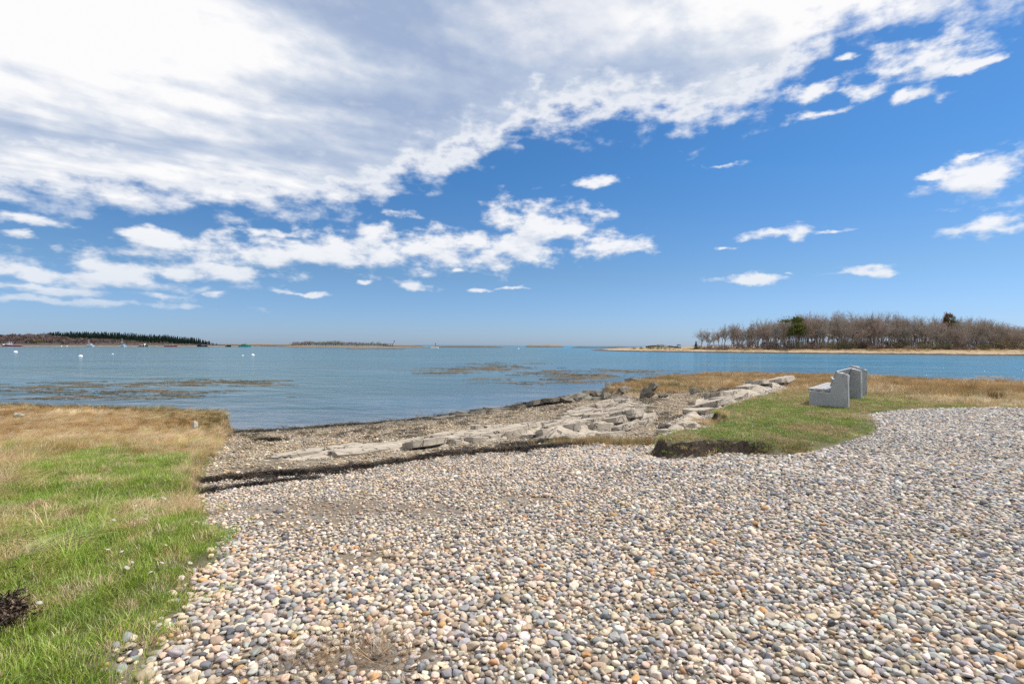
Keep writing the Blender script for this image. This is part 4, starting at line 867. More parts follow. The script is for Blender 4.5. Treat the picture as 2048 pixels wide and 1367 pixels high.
land('reef', [(1140, 520), (1200, 500), (1262, 470), (1300, 450)], 30, 1.2, M['reef'], 'long dark reef off the tip of the wooded island', 'reef', seed=15, amp=.9)
land('reef', [(430, 640), (500, 620), (580, 610), (620, 640)], 60, 2.6, M['reef'], 'dark flat ledge of land beyond the headland point', 'reef', seed=16, amp=.5)
land('reef', [(770, 480), (800, 470), (850, 480)], 20, 2.2, M['reef'], 'dark rocks behind the sandy end of the islet', 'reef', seed=17, amp=.6)

# ------------------------------------------------------------------ trees
def bark(name, c, var=.3): return plain(name, c, .9, var, 3.0)
M['bark'] = bark('grey_bark', (0.25, 0.215, 0.185)); M['twig'] = bark('grey_brown_twigs', (0.33, 0.262, 0.205)); M['twig_red'] = bark('reddish_twigs', (0.33, 0.24, 0.19)); M['twig_pale'] = bark('pale_grey_twigs', (0.38, 0.325, 0.27))
class Segs:
    def __init__(self): self.s = []
    def mesh(self, name, k, mat):
        a = np.array([q[0] for q in self.s]); b = np.array([q[1] for q in self.s]); ra = np.array([q[2] for q in self.s]); rb = np.array([q[3] for q in self.s]); d = b - a; d /= np.linalg.norm(d, axis=1, keepdims=True) + 1e-9
        u = np.cross(d, np.where(np.abs(d[:, 2:]) > .9, [[1., 0, 0]], [[0., 0, 1.]])); u /= np.linalg.norm(u, axis=1, keepdims=True); w = np.cross(d, u); n = len(a); V = np.zeros((n, 2 * k, 3))
        for i in range(k):
            q = 2 * math.pi * i / k; o = u * math.cos(q) + w * math.sin(q); V[:, i] = a + o * ra[:, None]; V[:, k + i] = b + o * rb[:, None]
        base = np.arange(n)[:, None] * 2 * k; F_ = np.concatenate([np.stack([base[:, 0] + i, base[:, 0] + (i + 1) % k, base[:, 0] + k + (i + 1) % k, base[:, 0] + k + i], -1) for i in range(k)])
        return mesh(name, V.reshape(-1, 3), F_, mat)
def bare_tree(seed, fork=.32, spread=.55, n1=7, lean=0.0, low=.25, twm='twig'):
    """unit-height leafless tree: (trunk mesh, crown mesh)"""
    r = np.random.default_rng(seed); T, C = Segs(), Segs()
    def grow(p, d, L, rad, lev):
        ns = 4 if lev < 2 else 3 if lev < 4 else 2; pts = [p]; dirs = [d]
        for i in range(ns):
            d = d + r.normal(0, .10 + .05 * lev, 3) + np.array([0, 0, .05 if lev else .02]); d /= np.linalg.norm(d); q = p + d * L / ns; r0, r1 = rad * (1 - .55 * i / ns), rad * (1 - .55 * (i + 1) / ns)
            (T if lev == 0 else C).s.append((p, q, r0, r1)); p = q; pts.append(p); dirs.append(d)
        if lev >= 4: return
        kids = (n1 + 1, 6, 5, 4)[lev]
        for j in range(kids):
            t = r.uniform(low if lev == 0 else .25, 1.0) if j else 1.0; i = min(int(t * ns), ns - 1); o = pts[i] + (pts[i + 1] - pts[i]) * (t * ns - i); a = r.uniform(0, 6.283); dd = dirs[i + 1]
            u = np.cross(dd, [0, 0, 1.0] if abs(dd[2]) < .95 else [1.0, 0, 0]); u /= np.linalg.norm(u); w = np.cross(dd, u); ang = r.uniform(.35, 1.0) * spread * (1.15 if lev == 0 else 1.3)
            if j == 0: ang *= .3
            nd = dd * math.cos(ang) + (u * math.cos(a) + w * math.sin(a)) * math.sin(ang)
            grow(o, nd / np.linalg.norm(nd), L * r.uniform(.5, .78) * (1.05 if lev == 0 else .9), max(rad * r.uniform(.38, .55), .0017), lev + 1)
    grow(np.zeros(3) - [0, 0, .03], np.array([lean, lean * .5, 1.0]), fork + .12, .020, 0)
    h = max(q[1][2] for q in C.s)
    for S in (T, C): S.s = [(a / h, b / h, ra, rb) for a, b, ra, rb in S.s]
    return T.mesh('trunk', 5, M['bark']), C.mesh('crown', 3, M[twm])
BT = [bare_tree(700, .46, .55, 7, .02, .5), bare_tree(701, .40, .62, 8, -.03, .45), bare_tree(702, .52, .5, 6, .06, .55), bare_tree(703, .45, .58, 8, -.05, .5, 'twig_red'), bare_tree(704, .50, .52, 7, .0, .5, 'twig_pale'),
      bare_tree(705, .42, .66, 8, .08, .4), bare_tree(706, .56, .45, 7, .0, .6, 'twig_pale'), bare_tree(707, .38, .7, 8, -.08, .35, 'twig_red'), bare_tree(708, .50, .55, 7, .04, .5), bare_tree(709, .34, .8, 9, .12, .3, 'twig_pale')]
def plant(name, meshes, x, y, z, h, w, rz, label, cat, group):
    o = link(name, None, None, (x, y, z), (0, 0, rz), (h * w, h * w, h)); tag(o, label, cat, group)
    for nm, me in meshes: link(nm, me, o)
    return o
r3 = np.random.default_rng(91)
PROFILE = [(1380, 664), (1400, 655), (1440, 645), (1500, 640), (1530, 633), (1600, 626), (1640, 620), (1700, 622), (1780, 625), (1850, 630), (1900, 629), (1950, 632), (2000, 641), (2048, 648), (2200, 645)]
EDGE_LABELS = {0: 'first small bare tree at the left tip of the island wood', 1: 'second bare tree from the left tip of the island wood', 2: 'slim umbrella crowned bare tree third from the left tip'}
def island_front(px): return float(np.interp(px, [1170, 1230, 1290, 1400, 1500, 1600, 1700, 1800, 1900, 2048, 2300], [236, 222, 205, 190, 181, 174, 167, 161, 156, 149, 140]))
def seg(q): return 'behind the yellow green pine' if 1565 < q < 1615 else 'just right of the yellow green pine' if q < 1680 and q >= 1615 else 'just left of the yellow green pine' if q <= 1565 else 'above the stone benches' if q < 1760 else 'between the benches and the rust topped pine' if q < 1870 else 'round the rust topped pine' if q < 1930 else 'right of the rust topped pine'
edge_n = 0
for row, (off, step, p0, hs) in enumerate([(11, 15, 1466, .86), (15, 12, 1400, 1.0), (20, 12, 1440, 1.0), (26, 13, 1500, 1.0), (33, 14, 1540, .98), (41, 16, 1580, .96)]):
    px = p0
    while px < 2130:
        q = px + r3.uniform(-5, 5); d = island_front(q) + off + r3.uniform(-2, 2); x, y = D(q, d); z = z_isl(x, y) - .1
        h = (top_z(q, float(np.interp(q, *zip(*PROFILE))), d) - z) * hs * r3.uniform(.74, 1.07)
        if row == 1 and edge_n < 3: lab = EDGE_LABELS[edge_n]; edge_n += 1; h *= .95
        elif q > 2000: lab = 'bare grey tree in the thinning right end of the island wood, %s row' % ('front', 'second', 'third', 'fourth', 'fifth', 'back')[row]
        elif q < 1560: lab = 'bare tree in the open left part of the island wood, %s row' % ('front', 'second', 'third', 'fourth', 'fifth', 'back')[row]
        elif row == 0: lab = 'bare tree fronting the island wood, ' + seg(q)
        else: lab = 'bare tree deep in the island wood, ' + seg(q)
        if row == 0 and r3.random() < .35: px += step; continue
        plant('bare_tree', zip(('trunk', 'crown'), BT[int(r3.integers(len(BT)))]), x, y, z, h, r3.uniform(.66, 1.0) * (1.15 if h < 9 else 1), r3.uniform(0, 6.28), lab, 'tree', 'bare trees of the island wood'); px += step * r3.uniform(.8, 1.25)
# dry beach grass on the island's edge
T_DUNE = [tuft(320 + i, 30, 0.5, 1.1, 0.05, 0.4, 0.6, 0.7) for i in range(4)]
gx_, gy_, gz_ = [], [], []
for j in range(2600):
    px = r3.uniform(1240, 2140); d = island_front(px) + r3.uniform(3.2, 13); x, y = D(px, d); gx_.append(x); gy_.append(y)
gz_ = [z_isl(a, b) for a, b in zip(gx_, gy_)]; n = len(gx_); pt = np.stack([gx_, gy_, gz_], -1); k = (pt[:, 2] > SEA + .75) & (rng.random(n) < sstep(fbm(pt[:, 0] * .25, pt[:, 1] * .25, 3, 99), .4, .6)); pt = pt[k]; n = len(pt)
tag(scatter('dune_grass', T_DUNE, M['grass'], pt, np.stack([np.zeros(n), np.zeros(n), rng.uniform(0, 6.28, n)], -1), rng.uniform(.4, .8, n), blend_cols(n, STRAW, RUST, np.full(n, .5))), 'tawny beach grass along the shore of the wooded island', 'grass', kind='stuff')
# leafless shrubs and fresh green bushes under the trees
def leafy(seed, n, size, lumps, flat=.8, mat=None, name='foliage'):
    r = np.random.default_rng(seed); V = np.zeros((n, 3, 3)); cs = np.stack([r.normal(0, .32, lumps), r.normal(0, .32, lumps), r.uniform(.25, .75, lumps)], -1); k = r.integers(0, lumps, n); d = r.normal(size=(n, 3)); d /= np.linalg.norm(d, axis=1, keepdims=True)
    p = cs[k] + d * (r.uniform(.3, 1, n) ** .5 * r.uniform(.16, .30, n))[:, None] * np.array([1, 1, flat]); p[:, 2] = np.clip(p[:, 2], .02, None)
    for i in range(3): V[:, i] = p + r.normal(0, size, (n, 3))
    return mesh(name, V.reshape(-1, 3), np.arange(n * 3).reshape(n, 3), mat)
def leaf_mat(name, a, b): 
    m, t, out = mat_new(name); g = t.n('ShaderNodeNewGeometry'); c = t.mix(g.outputs['Random Per Island'], a, b); df = t.n('ShaderNodeBsdfDiffuse', Color=c); tr = t.n('ShaderNodeBsdfTranslucent', Color=c); mx = t.n('ShaderNodeMixShader', Fac=.25); t.link(df.outputs[0], mx.inputs[1]); t.link(tr.outputs[0], mx.inputs[2]); t.link(mx.outputs[0], out.inputs[0]); return m
M['lf_brown'] = leaf_mat('brown_scrub', (0.13, 0.085, 0.065), (0.28, 0.205, 0.165)); M['lf_olive'] = leaf_mat('olive_scrub', (0.12, 0.115, 0.04), (0.27, 0.25, 0.10)); M['lf_pine'] = leaf_mat('pine_needles', (0.065, 0.08, 0.02), (0.18, 0.175, 0.045))
M['lf_spruce'] = leaf_mat('spruce_needles', (0.010, 0.022, 0.016), (0.028, 0.05, 0.032)); M['lf_mauve'] = leaf_mat('mauve_twigs', (0.15, 0.11, 0.105), (0.30, 0.225, 0.21)); M['lf_far'] = leaf_mat('far_mauve_twigs', (0.07, 0.05, 0.045), (0.25, 0.185, 0.17)); M['lf_rust'] = leaf_mat('dead_pine_needles', (0.16, 0.075, 0.035), (0.22, 0.13, 0.06))
FAR = [leafy(840 + i, 170, .075, 6, mat=M[mt], name='crown') for i, mt in enumerate(['lf_far', 'lf_far', 'lf_far', 'lf_mauve', 'lf_olive'])]
def stems(seed, n=9):
    r = np.random.default_rng(seed); S = Segs()
    for i in range(n): a = r.uniform(0, 6.28); S.s.append((np.zeros(3), np.array([.35 * math.cos(a), .35 * math.sin(a), r.uniform(.4, .8)]), .02, .006))
    return S.mesh('stem', 3, M['bark'])
BUSH = [(leafy(800 + i, 620, .028, 9, mat=M[mt]), stems(820 + i)) for i, mt in enumerate(['lf_brown', 'lf_brown', 'lf_olive', 'lf_olive', 'lf_mauve', 'lf_mauve'])]
def bush(i, x, y, z, h, w, label, group): return plant('shrub', zip(('foliage', 'stem'), BUSH[i]), x, y, z, h, w, r3.uniform(0, 6.28), label, 'shrub', group)
for j in range(90):
    px = 1400 + j * 8.0 + r3.uniform(-4, 4); d = island_front(px) + r3.uniform(7.5, 13); x, y = D(px, d); g = r3.random() < (.16 if px < 1750 else .34)
    bush(int(r3.integers(2, 4)) if g else int(r3.choice([0, 1, 4])), x, y, z_isl(x, y) - .1, r3.uniform(1.0, 2.8) * (1.25 if g else 1), r3.uniform(1.1, 1.9), 'green tinged bush at the foot of the island wood' if g else 'low brown shrub under the island wood, ' + seg(px), 'shrubs under the island wood')
# understorey thickets inside the wood
for j in range(84):
    px = 1470 + j * 7.6 + r3.uniform(-5, 5); d = island_front(px) + r3.uniform(18, 34); x, y = D(px, d)
    bush(int(r3.choice([0, 1, 4, 5])), x, y, z_isl(x, y) - .1, r3.uniform(2.2, 4.2), r3.uniform(.8, 1.3), 'tall shrub inside the island wood, ' + seg(px), 'thickets inside the island wood')
# sandy point in front: green scrub, dark driftwood
for j, (px, dd, h, w, i) in enumerate([(1268, 14, 1.1, 2.2, 2), (1284, 15, 1.5, 1.7, 3), (1296, 13, 1.2, 1.8, 2), (1306, 16, 1.6, 1.6, 3), (1316, 14, 2.4, 1.2, 3), (1322, 17, 2.5, 1.3, 2), (1330, 14, 1.9, 1.5, 3), (1338, 16, 1.6, 1.7, 2), (1300, 19, 1.8, 1.9, 2)]):
    d = island_front(px) + dd; x, y = D(px, d); bush(i, x, y, z_isl(x, y) - .1, h, w, 'olive green bush on the sandy point left of the wood', 'bushes on the sandy point')
M['drift'] = plain('dark_driftwood', (0.045, 0.04, 0.038), .9, .3)
def driftlog(px, d, segs, label):
    x, y = D(px, d); z = z_isl(x, y); mb = MB()
    for a, b, ra, rb in segs: mb.tube(a, b, ra, rb, 7)
    tag(mb.build('driftwood', M['drift'], loc=(x, y, z)), label, 'driftwood', 'dark driftwood on the sandy point')
driftlog(1350, 214, [((-2.6, 0, .9), (0, 0, .45), .28, .32), ((0, 0, .45), (2.6, .4, .35), .32, .25), ((.6, 0, .5), (1.3, 0, 1.5), .18, .1), ((1.3, 0, 1.5), (2.4, 0, 1.3), .22, .14), ((1.1, 0, 1.4), (.5, 0, 1.75), .1, .04)], 'dark fallen trunk with a raised limb right of the green bushes')
driftlog(1300, 222, [((-1.8, 0, 1.0), (.6, 0, 1.3), .3, .34), ((.6, 0, 1.3), (3.4, 0, 1.5), .34, .2), ((0, 0, -.2), (0.1, 0, 1.2), .25, .2)], 'dark trunk lying behind the green bushes on the point')
driftlog(1287, 206, [((-.9, 0, .1), (.1, 0, .1), .12, .14), ((.1, 0, .1), (.9, 0, .15), .16, .1), ((.2, 0, .1), (-.1, 0, .75), .13, .05)], 'black snag at the water line of the sandy point')
# pines in the wood
def pine(seed, mat, n=16, cone=.3):
    r = np.random.default_rng(seed); T = Segs(); p = np.array([0, 0, -.03]); 
    for i in range(8): q = np.array([r.normal(0, .008), r.normal(0, .008), (i + 1) / 8 * .96]); T.s.append((p, q, .022 * (1 - i / 9), .022 * (1 - (i + 1) / 9))); p = q
    V = []
    for j in range(n):
        zz = r.uniform(.48, .98); a = r.uniform(0, 6.28); rad = cone * r.uniform(.3, 1) * (1.15 - abs(zz - .72) * 1.6); c = np.array([rad * math.cos(a), rad * math.sin(a), zz]); T.s.append((np.array([0, 0, zz - .05]), c, .007, .003))
        for i in range(150): V.append(c + r.normal(0, 1, 3) * np.array([.075, .075, .028]) + r.normal(0, .02, (3, 3)))
    return T.mesh('trunk', 5, M['bark']), mesh('crown', np.array(V).reshape(-1, 3), np.arange(len(V) * 3).reshape(-1, 3), mat)
for px, off, ty, sd, mt, w, lab in [(1590, 10, 632, 850, 'lf_pine', .95, 'yellow green pine standing out in front of the bare island wood'), (1897, 22, 626, 851, 'lf_rust', .34, 'pine with a rust coloured dying top above the island wood'), (1908, 20, 634, 852, 'lf_pine', .35, 'narrow dark pine beside the rust topped pine')]:
    d = island_front(px) + off; x, y = D(px, d); z = z_isl(x, y) - .1; plant('pine_tree', zip(('trunk', 'crown'), pine(sd, M[mt])), x, y, z, top_z(px, ty, d) - z, w, 0, lab, 'tree', 'pines of the island wood')
x, y = D(1395, island_front(1395) + 12)
# spruces
def spruce(seed):
    r = np.random.default_rng(seed); V = []; Fc = []
    for w in range(17):
        z = .06 + .92 * w / 17; rad = .20 * (1 - z) ** .8 + .012
        for j in range(9):
            a = r.uniform(0, 6.28); L = rad * r.uniform(.65, 1.2); b = len(V); dz = r.uniform(.03, .075); wd = .55 * L
            V += [(0, 0, z + dz * .8), (L * math.cos(a) - wd * .5 * math.sin(a), L * math.sin(a) + wd * .5 * math.cos(a), z - dz), (L * 1.1 * math.cos(a), L * 1.1 * math.sin(a), z - dz * .4), (L * math.cos(a) + wd * .5 * math.sin(a), L * math.sin(a) - wd * .5 * math.cos(a), z - dz)]
            Fc += [(b, b + 1, b + 2), (b, b + 2, b + 3)]
    b = len(V); V += [(.01, 0, .93), (-.01, .006, .93), (0, -.01, .93), (0, 0, 1.0)]; Fc += [(b, b + 1, b + 3), (b + 1, b + 2, b + 3), (b + 2, b, b + 3)]
    S = Segs(); S.s.append((np.array([0, 0, -.03]), np.array([0, 0, .95]), .018, .004)); return S.mesh('trunk', 5, M['bark']), mesh('crown', V, Fc, M['lf_spruce'])
SP = [spruce(870 + i) for i in range(5)]
x, y = D(1392, island_front(1392) + 11); plant('spruce_tree', zip(('trunk', 'crown'), SP[0]), x, y, z_isl(x, y), 3.4, 1.3, 0, 'tiny dark conifer at the very left tip of the island wood', 'tree', 'conifers')
def head_front(px): return float(np.interp(px, [-420, -100, 0, 200, 330, 440, 500, 560], [300, 318, 327, 360, 390, 420, 450, 470]))
SP_TOP = [(85, 664), (110, 662.5), (150, 661.5), (200, 662.5), (250, 664), (300, 667), (340, 669), (380, 673), (400, 675), (412, 679), (425, 682), (440, 685)]
for row, (off, step, p0, p1, dy) in enumerate([(95, 3.6, 88, 392, 0), (75, 3.9, 96, 420, 1.5), (58, 5.2, 150, 425, 4.5), (44, 7, 280, 436, 7)]):
    px = p0
    while px < p1:
        d = head_front(px) + off + r3.uniform(-6, 6); x, y = D(px, d); z = z_head(x, y) - .2; ty = float(np.interp(px, *zip(*SP_TOP))) + dy * (1 if px < 380 else .3) + r3.uniform(-1.4, 2.4)
        h = max(top_z(px, ty, d) - z, 1.5)
        lab = 'dark spruce at the thinning right end of the headland wood, %s row' % ('back', 'second', 'third', 'front')[row] if px > 372 else 'dark spruce in the %s row of the headland wood, behind the %s' % (('back', 'second', 'third', 'front')[row], 'red hulled boat side' if px < 140 else 'small pale boat' if px < 212 else 'blue and white boat' if px < 268 else 'work raft' if px < 316 else 'low red boat')
        plant('spruce_tree', zip(('trunk', 'crown'), SP[int(r3.integers(5))]), x, y, z, h, r3.uniform(.8, 1.25) * (1.0 if h > 5 else 1.5), r3.uniform(0, 6), lab, 'tree', 'spruces on the headland'); px += step * r3.uniform(.7, 1.3)
# leafless trees and scrub in front of the spruces
HB_TOP = [(-60, 666), (0, 669), (20, 666.5), (50, 667), (85, 666), (110, 670), (140, 672), (180, 674), (230, 676), (260, 678), (300, 681), (340, 682), (400, 685), (440, 686.5), (500, 688), (560, 689.5)]
for row, (off, step, p0, p1, dy, sc) in enumerate([(64, 6.5, -40, 130, 0, 1), (48, 7, -40, 345, 1.5, 1), (32, 7, -40, 400, 5, 1), (20, 8, -40, 430, 9, 1)]):
    px = p0
    while px < p1:
        d = head_front(px) + off + r3.uniform(-5, 5); x, y = D(px, d); z = z_head(x, y) - .2; ty = min(float(np.interp(px, *zip(*HB_TOP))) + dy * r3.uniform(.55, 1.0), 687.0 + px * .005); h = max(top_z(px, ty, d) - z, .9) * 1.05
        i = int(r3.choice(5, p=[.25, .25, .2, .2, .1])); plant('leafless_tree', zip(('crown', 'trunk'), (FAR[i], BUSH[i][1])), x, y, z, h, r3.uniform(.8, 1.15) * (1.0 if h > 3.5 else 1.5), r3.uniform(0, 6), 'leafless mauve brown tree on the %s headland slope, behind the %s' % (('upper', 'middle', 'lower', 'lowest')[row], 'red hulled boat' if px < 90 else 'pale buoys' if px < 155 else 'small pale boat' if px < 212 else 'blue and white boat' if px < 268 else 'work raft' if px < 316 else 'low red boat' if px < 375 else 'black barge'), 'tree', 'leafless trees on the headland'); px += step * r3.uniform(.8, 1.3)
for j in range(20):
    px = 425 + j * 6.5; d = head_front(px) + r3.uniform(20, 40); x, y = D(px, d); bush(int(r3.choice([0, 4])), x, y, z_head(x, y) - .1, r3.uniform(.8, 1.5), 2.2, 'low dark scrub on the tapering tip of the left headland', 'scrub on the headland tip')
# islet scrub
for j in range(46):
    px = 584 + j * 4.15; hh = np.interp(px, [584, 600, 640, 660, 690, 740, 755, 775], [2.6, 3.0, 3.0, 3.6, 2.8, 2.6, 3.0, 1.6]); d = 398 + r3.uniform(14, 26); x, y = D(px, d); i = int(r3.choice([2, 3, 0, 4], p=[.35, .3, .15, .2]) if px > 612 else r3.choice([0, 4]))
    bush(i, x, y, z_islet(x, y) - .1, float(hh) * 1.4 * r3.uniform(.75, 1.05), r3.uniform(.8, 1.3), 'scrubby bush on the little islet, in its %s' % ('grey left end' if px < 612 else 'green hump' if px < 690 else 'low middle' if px < 735 else 'right end by the pier'), 'bushes on the islet')

# ------------------------------------------------------------------ pier frame, marker, boats, buoys
M['dark_wood'] = plain('tarred_timber', (0.035, 0.035, 0.04), .8, .3); M['white'] = plain('white_paint', (0.78, 0.78, 0.77), .4, .06, 3); M['red'] = plain('dark_red_hull', (0.28, 0.012, 0.03), .35, .15, 2); M['teal'] = plain('teal_hull', (0.02, 0.30, 0.27), .4, .15, 2); M['blue'] = plain('grey_blue_hull', (0.30, 0.40, 0.52), .4, .12, 2)
M['black'] = plain('black_hull', (0.015, 0.015, 0.02), .4, .2, 2); M['glass'] = plain('dark_window', (0.02, 0.025, 0.03), .1, .1, spec=.6); M['rust'] = plain('rusty_steel', (0.20, 0.07, 0.035), .8, .35); M['pink'] = plain('faded_pink_float', (0.50, 0.33, 0.29), .7, .15); M['green'] = plain('dark_green_paint', (0.02, 0.08, 0.05), .6, .2); M['cream'] = plain('cream_paint', (0.62, 0.55, 0.42), .5, .08); M['steel'] = plain('galvanised_pole', (0.35, 0.36, 0.37), .5, .15, metal=.4)
x, y = D(776, 418); root = link('old_pier', None, None, (x, y, SEA + 1.3), None, .72); tag(root, 'dark timber pier frame with sloping brace behind the islet', 'pier')
MB().box((0, 0, 2.2), (11.5, 1.4, .35)).build('deck', M['dark_wood'], root)
for q in (-5.2, -2.6, 0, 2.6, 5.0): MB().box((q, 0, .9), (.35, 1.2, 2.4)).build('pile', M['dark_wood'], root)
MB().box((0, 0, .2), (12.5, 1.6, .5)).build('sill', M['dark_wood'], root)
MB().tube((-6.2, 0, .6), (-9.6, 0, 4.2), .22).tube((-9.6, 0, 4.2), (-11.8, 0, 4.3), .18).build('brace', M['dark_wood'], root)
MB().tube((6.0, 0, 2.2), (7.4, 0, 6.4), .16).tube((6.0, 0, 2.2), (6.2, 0, 3.6), .2).build('leaning_post', M['dark_wood'], root)
MB().box((7.1, 0, 5.2), (.9, .3, 1.3)).build('board', M['dark_wood'], root)
x, y = D(871, 405); root = link('channel_marker', None, None, (x, y, SEA + .3)); tag(root, 'dark channel marker post on a pale rock at the end of the islet', 'marker')
MB().tube((0, 0, -.4), (0, 0, 3.0), .12, .1, 8).build('post', M['dark_wood'], root); MB().box((0, 0, 3.0), (.7, .12, .75)).build('day_board', M['dark_wood'], root); MB().box((-.6, 0, .1), (6.5, 3, .7), taper=.8).build('base', M['cream'], root)

def hull(L, B, Hh, sheer=.35, n=14, bow=1.0, rake=.10):
    """lofted hull, bow towards +x; returns verts and faces, waterline at z = 0"""
    V = []; Fc = []
    for i in range(n + 1):
        s = i / n; w = B / 2 * (1 - max(0, (s - .5) / .5) ** 2.3 * bow) * (0.86 + .14 * min(1, s * 3)); x0 = (s - .5) * L; top = Hh * (1 + sheer * max(0, s - .35) / .65)
        for yy, zz, xo in ((0, -.35, 0), (.62, -.28, 0), (.92, .12, .3), (1.0, top, 1), (.90, top, 1), (.88, top - .25 * Hh, .9)):
            V.append((x0 + rake * L * xo * max(0, s - .6), yy * w, zz))
    k = 6
    for i in range(n):
        for j in range(k - 1): a = i * k + j; Fc.append((a, a + k, a + k + 1, a + 1))
    m = len(V); V += [(a, -b, c) for a, b, c in V]; Fc += [tuple(m + q for q in f[::-1]) for f in Fc]
    for i in range(n): a = i * k + 5; Fc.append((a, a + k, m + a + k, m + a))         # deck
    Fc.append((0, 1, 2, 3, m + 3, m + 2, m + 1)); return V, Fc
def boat(px, wl_d, L, B, Hh, yaw, hm, label, cabin=None, mast=None, extra=None, cat='boat', deck='white', name='moored_boat'):
    x, y = D(px, wl_d); root = link(name, None, None, (x, y, SEA), (0, 0, yaw)); tag(root, label, cat, 'boats moored across the bay')
    v, f = hull(L, B, Hh); MB().add(v, f).build('hull', M[hm], root)
    tr = MB()
    for sd in (1, -1): tr.tube((-.48 * L, sd * B * .41, Hh + .05), (.1 * L, sd * B * .48, Hh + .08), .07).tube((.1 * L, sd * B * .48, Hh + .08), (.5 * L, sd * .12, Hh * 1.32 + .05), .07)
    tr.build('gunwale', M[deck], root)
    if cabin:
        cx, cl, cw, ch, cmt = cabin; c = MB().box((cx, 0, Hh * .8 + ch / 2), (cl, cw, ch), taper=.92).build('wheelhouse', M[cmt], root)
        for sd in (1, -1):
            for q in (-.25, .25): MB().box((cx + cl * q, sd * cw * .475, Hh * .8 + ch * .68), (cl * .32, .06, ch * .36)).build('window', M['glass'], c)
        for q in (-.22, .22): MB().box((cx + cl * .478, q * cw, Hh * .8 + ch * .68), (.06, cw * .34, ch * .36)).build('window', M['glass'], c)
        MB().box((cx - cl * .15, 0, Hh * .8 + ch + .05), (cl * 1.35, cw * 1.08, .1)).build('roof', M[cmt], c)
    if mast: MB().tube((mast[0], 0, Hh * .6), (mast[0] + mast[2], 0, mast[1]), .09, .05).tube((mast[0], 0, mast[1] * .62), (mast[0] - 1.6, 0, mast[1] * .55), .05, .03).build('mast', M[mast[3]], root)
    if extra: extra(root, L, B, Hh)
    return root
boat(25, 331, 9.6, 3.0, 1.0, R(-148), 'red', 'red hulled workboat with white wheelhouse and trap rail at far left', (.14 * 9.6, 2.4, 2.2, 1.7, 'white'), (1.6, 5.2, 0, 'steel'), lambda r_, L, B, h: (MB().box((L * .36, 0, h * 1.25), (2.2, 1.9, .5), taper=.7).build('foredeck', M['white'], r_), MB().box((-L * .485, 0, h * .55), (.12, B * .84, h * .85)).build('transom', M['white'], r_)))
boat(180, 352, 5.2, 2.0, .8, R(172), 'blue', 'small pale boat with a thin mast left of the blue and white one', (-.3, 1.6, 1.5, 1.2, 'white'), (.9, 4.6, 0, 'white'))
boat(246, 356, 4.4, 2.0, .9, R(160), 'blue', 'blue and white boat with a bright standing mast in front of the spruces', (-.4, 1.5, 1.5, 1.5, 'blue'), (.9, 5.8, .2, 'white'))
def raft(px, d, label):
    x, y = D(px, d); root = link('float_raft', None, None, (x, y, SEA)); tag(root, label, 'raft', 'boats moored across the bay'); MB().box((0, 0, .3), (5.4, 2.4, .6)).build('deck', M['dark_wood'], root)
    c = MB().box((.7, 0, 1.4), (.8, 1.4, 1.6)).build('shed', M['white'], root); MB().box((.7, -.72, 1.2), (.5, .06, 1.1)).build('door', M['black'], c); MB().box((-1.6, 0, 1.1), (1.6, 1.6, 1.0)).build('crate', M['pink'], root); MB().box((2.2, 0, 1.0), (1.0, 1.5, .9)).build('tank', M['green'], root)
    MB().tube((.9, 0, 2.1), (-1.9, 0, 2.3), .1).tube((-.3, 0, .5), (-.3, 0, 2.2), .1).build('canopy_frame', M['dark_wood'], root)
raft(287, 366, 'work raft with a pink crate, white shed and green tank')
boat(342, 372, 8.2, 2.6, .85, R(8), 'red', 'low red boat with a cream cabin beside the sandy shore', (-.2, 3.4, 1.9, 1.0, 'cream'), None, deck='cream')
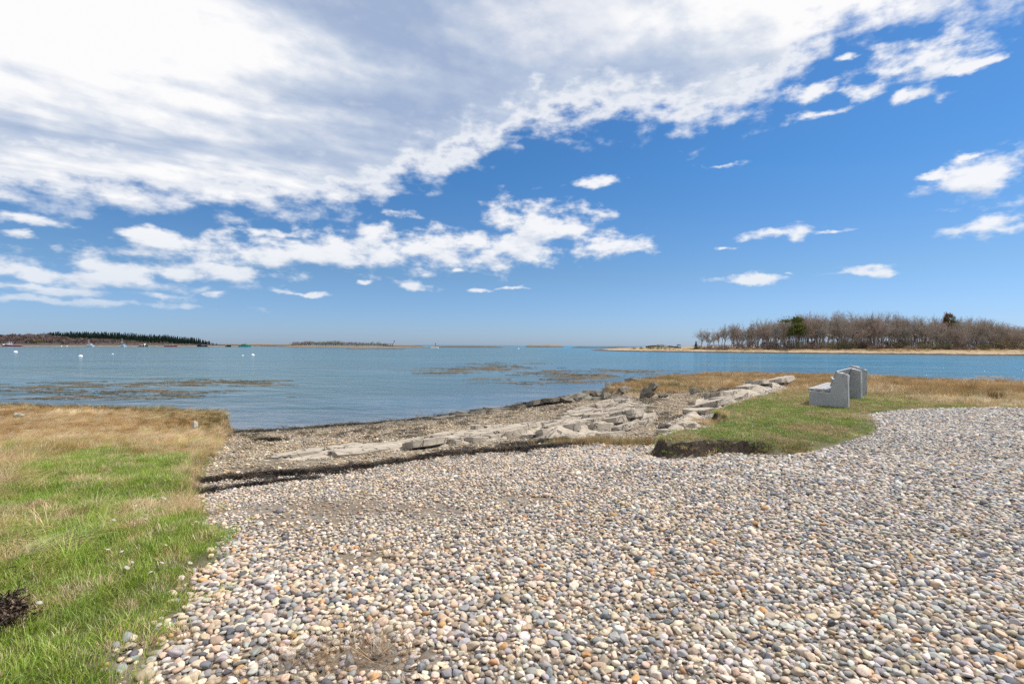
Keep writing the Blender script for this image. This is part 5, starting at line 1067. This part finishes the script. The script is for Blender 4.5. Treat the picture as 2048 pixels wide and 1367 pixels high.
def crane(r_, L, B, h):
    MB().tube((2.6, 0, .8), (4.6, 0, 4.4), .16, .10).tube((3.4, 0, .8), (4.9, 0, 3.9), .12, .08).build('boom', M['rust'], r_); MB().tube((-2.0, 0, .8), (-1.5, 0, 3.6), .12, .08).tube((-2.0, 0, .8), (-3.2, 0, 3.0), .1, .06).build('derrick', M['black'], r_)
    MB().box((-2.4, 0, 1.3), (2.0, 1.8, 1.0)).build('winch_house', M['black'], r_)
boat(405, 398, 7.4, 2.6, .7, 0, 'black', 'black work barge with rusty booms at the end of the wood', None, None, crane, deck='black')
def outboard(r_, L, B, h): MB().box((-L * .52, 0, .7), (.5, .5, 1.1)).build('outboard_motor', M['white'], r_); MB().box((.5, 0, 1.0), (1.4, 1.2, .7)).build('console', M['black'], r_)
boat(457, 408, 4.6, 1.9, .8, R(-10), 'black', 'small black skiff with a pale outboard left of the teal boat', None, None, outboard, deck='black')
boat(490, 412, 9.4, 3.0, 1.1, R(4), 'teal', 'teal workboat with low wheelhouse off the headland tip', (-.2, 2.4, 2.2, 1.3, 'teal'), (.8, 3.6, 0, 'black'), lambda r_, L, B, h: MB().box((-2.0, 0, h + .3), (1.2, 1.6, .9)).build('trap_stack', M['black'], r_), deck='teal')
def buoy(px, py, r_, label):
    x, y = P(px, py, SEA); bm = bmesh.new(); bmesh.ops.create_uvsphere(bm, u_segments=20, v_segments=12, radius=r_); me = bpy.data.meshes.new('float'); bm.to_mesh(me); bm.free(); me.materials.append(M['white']); me.polygons.foreach_set('use_smooth', [True] * len(me.polygons))
    root = link('mooring_buoy', None, None, (x, y, SEA)); tag(root, label, 'buoy', 'white mooring buoys'); link('float', me, root, (0, 0, r_ * .25), None, (1, 1, .72)); MB().tube((0, 0, r_ * .9), (0, 0, r_ * 1.2), r_ * .16, r_ * .12, 8).build('eye', M['steel'], root)
for px, py, s, lab in [(31, 704.5, .40, 'white mooring buoy below the red hulled boat at far left'), (161, 713, .31, 'largest white mooring buoy, nearest the marsh on the left'), (225.5, 708, .17, 'tiny white buoy right of the largest buoy'), (485.5, 711, .16, 'tiny white buoy just left of the buoy below the teal boat'), (505.5, 710.5, .32, 'white mooring buoy below the teal workboat'),
                       (1037, 697.5, .50, 'lone white buoy in the channel near the photo centre'), (123, 692.6, .45, 'small pale buoy near the headland beach left of the small pale boat'), (134, 692.6, .4, 'second pale buoy near the headland beach')]: buoy(px, py, s, lab)
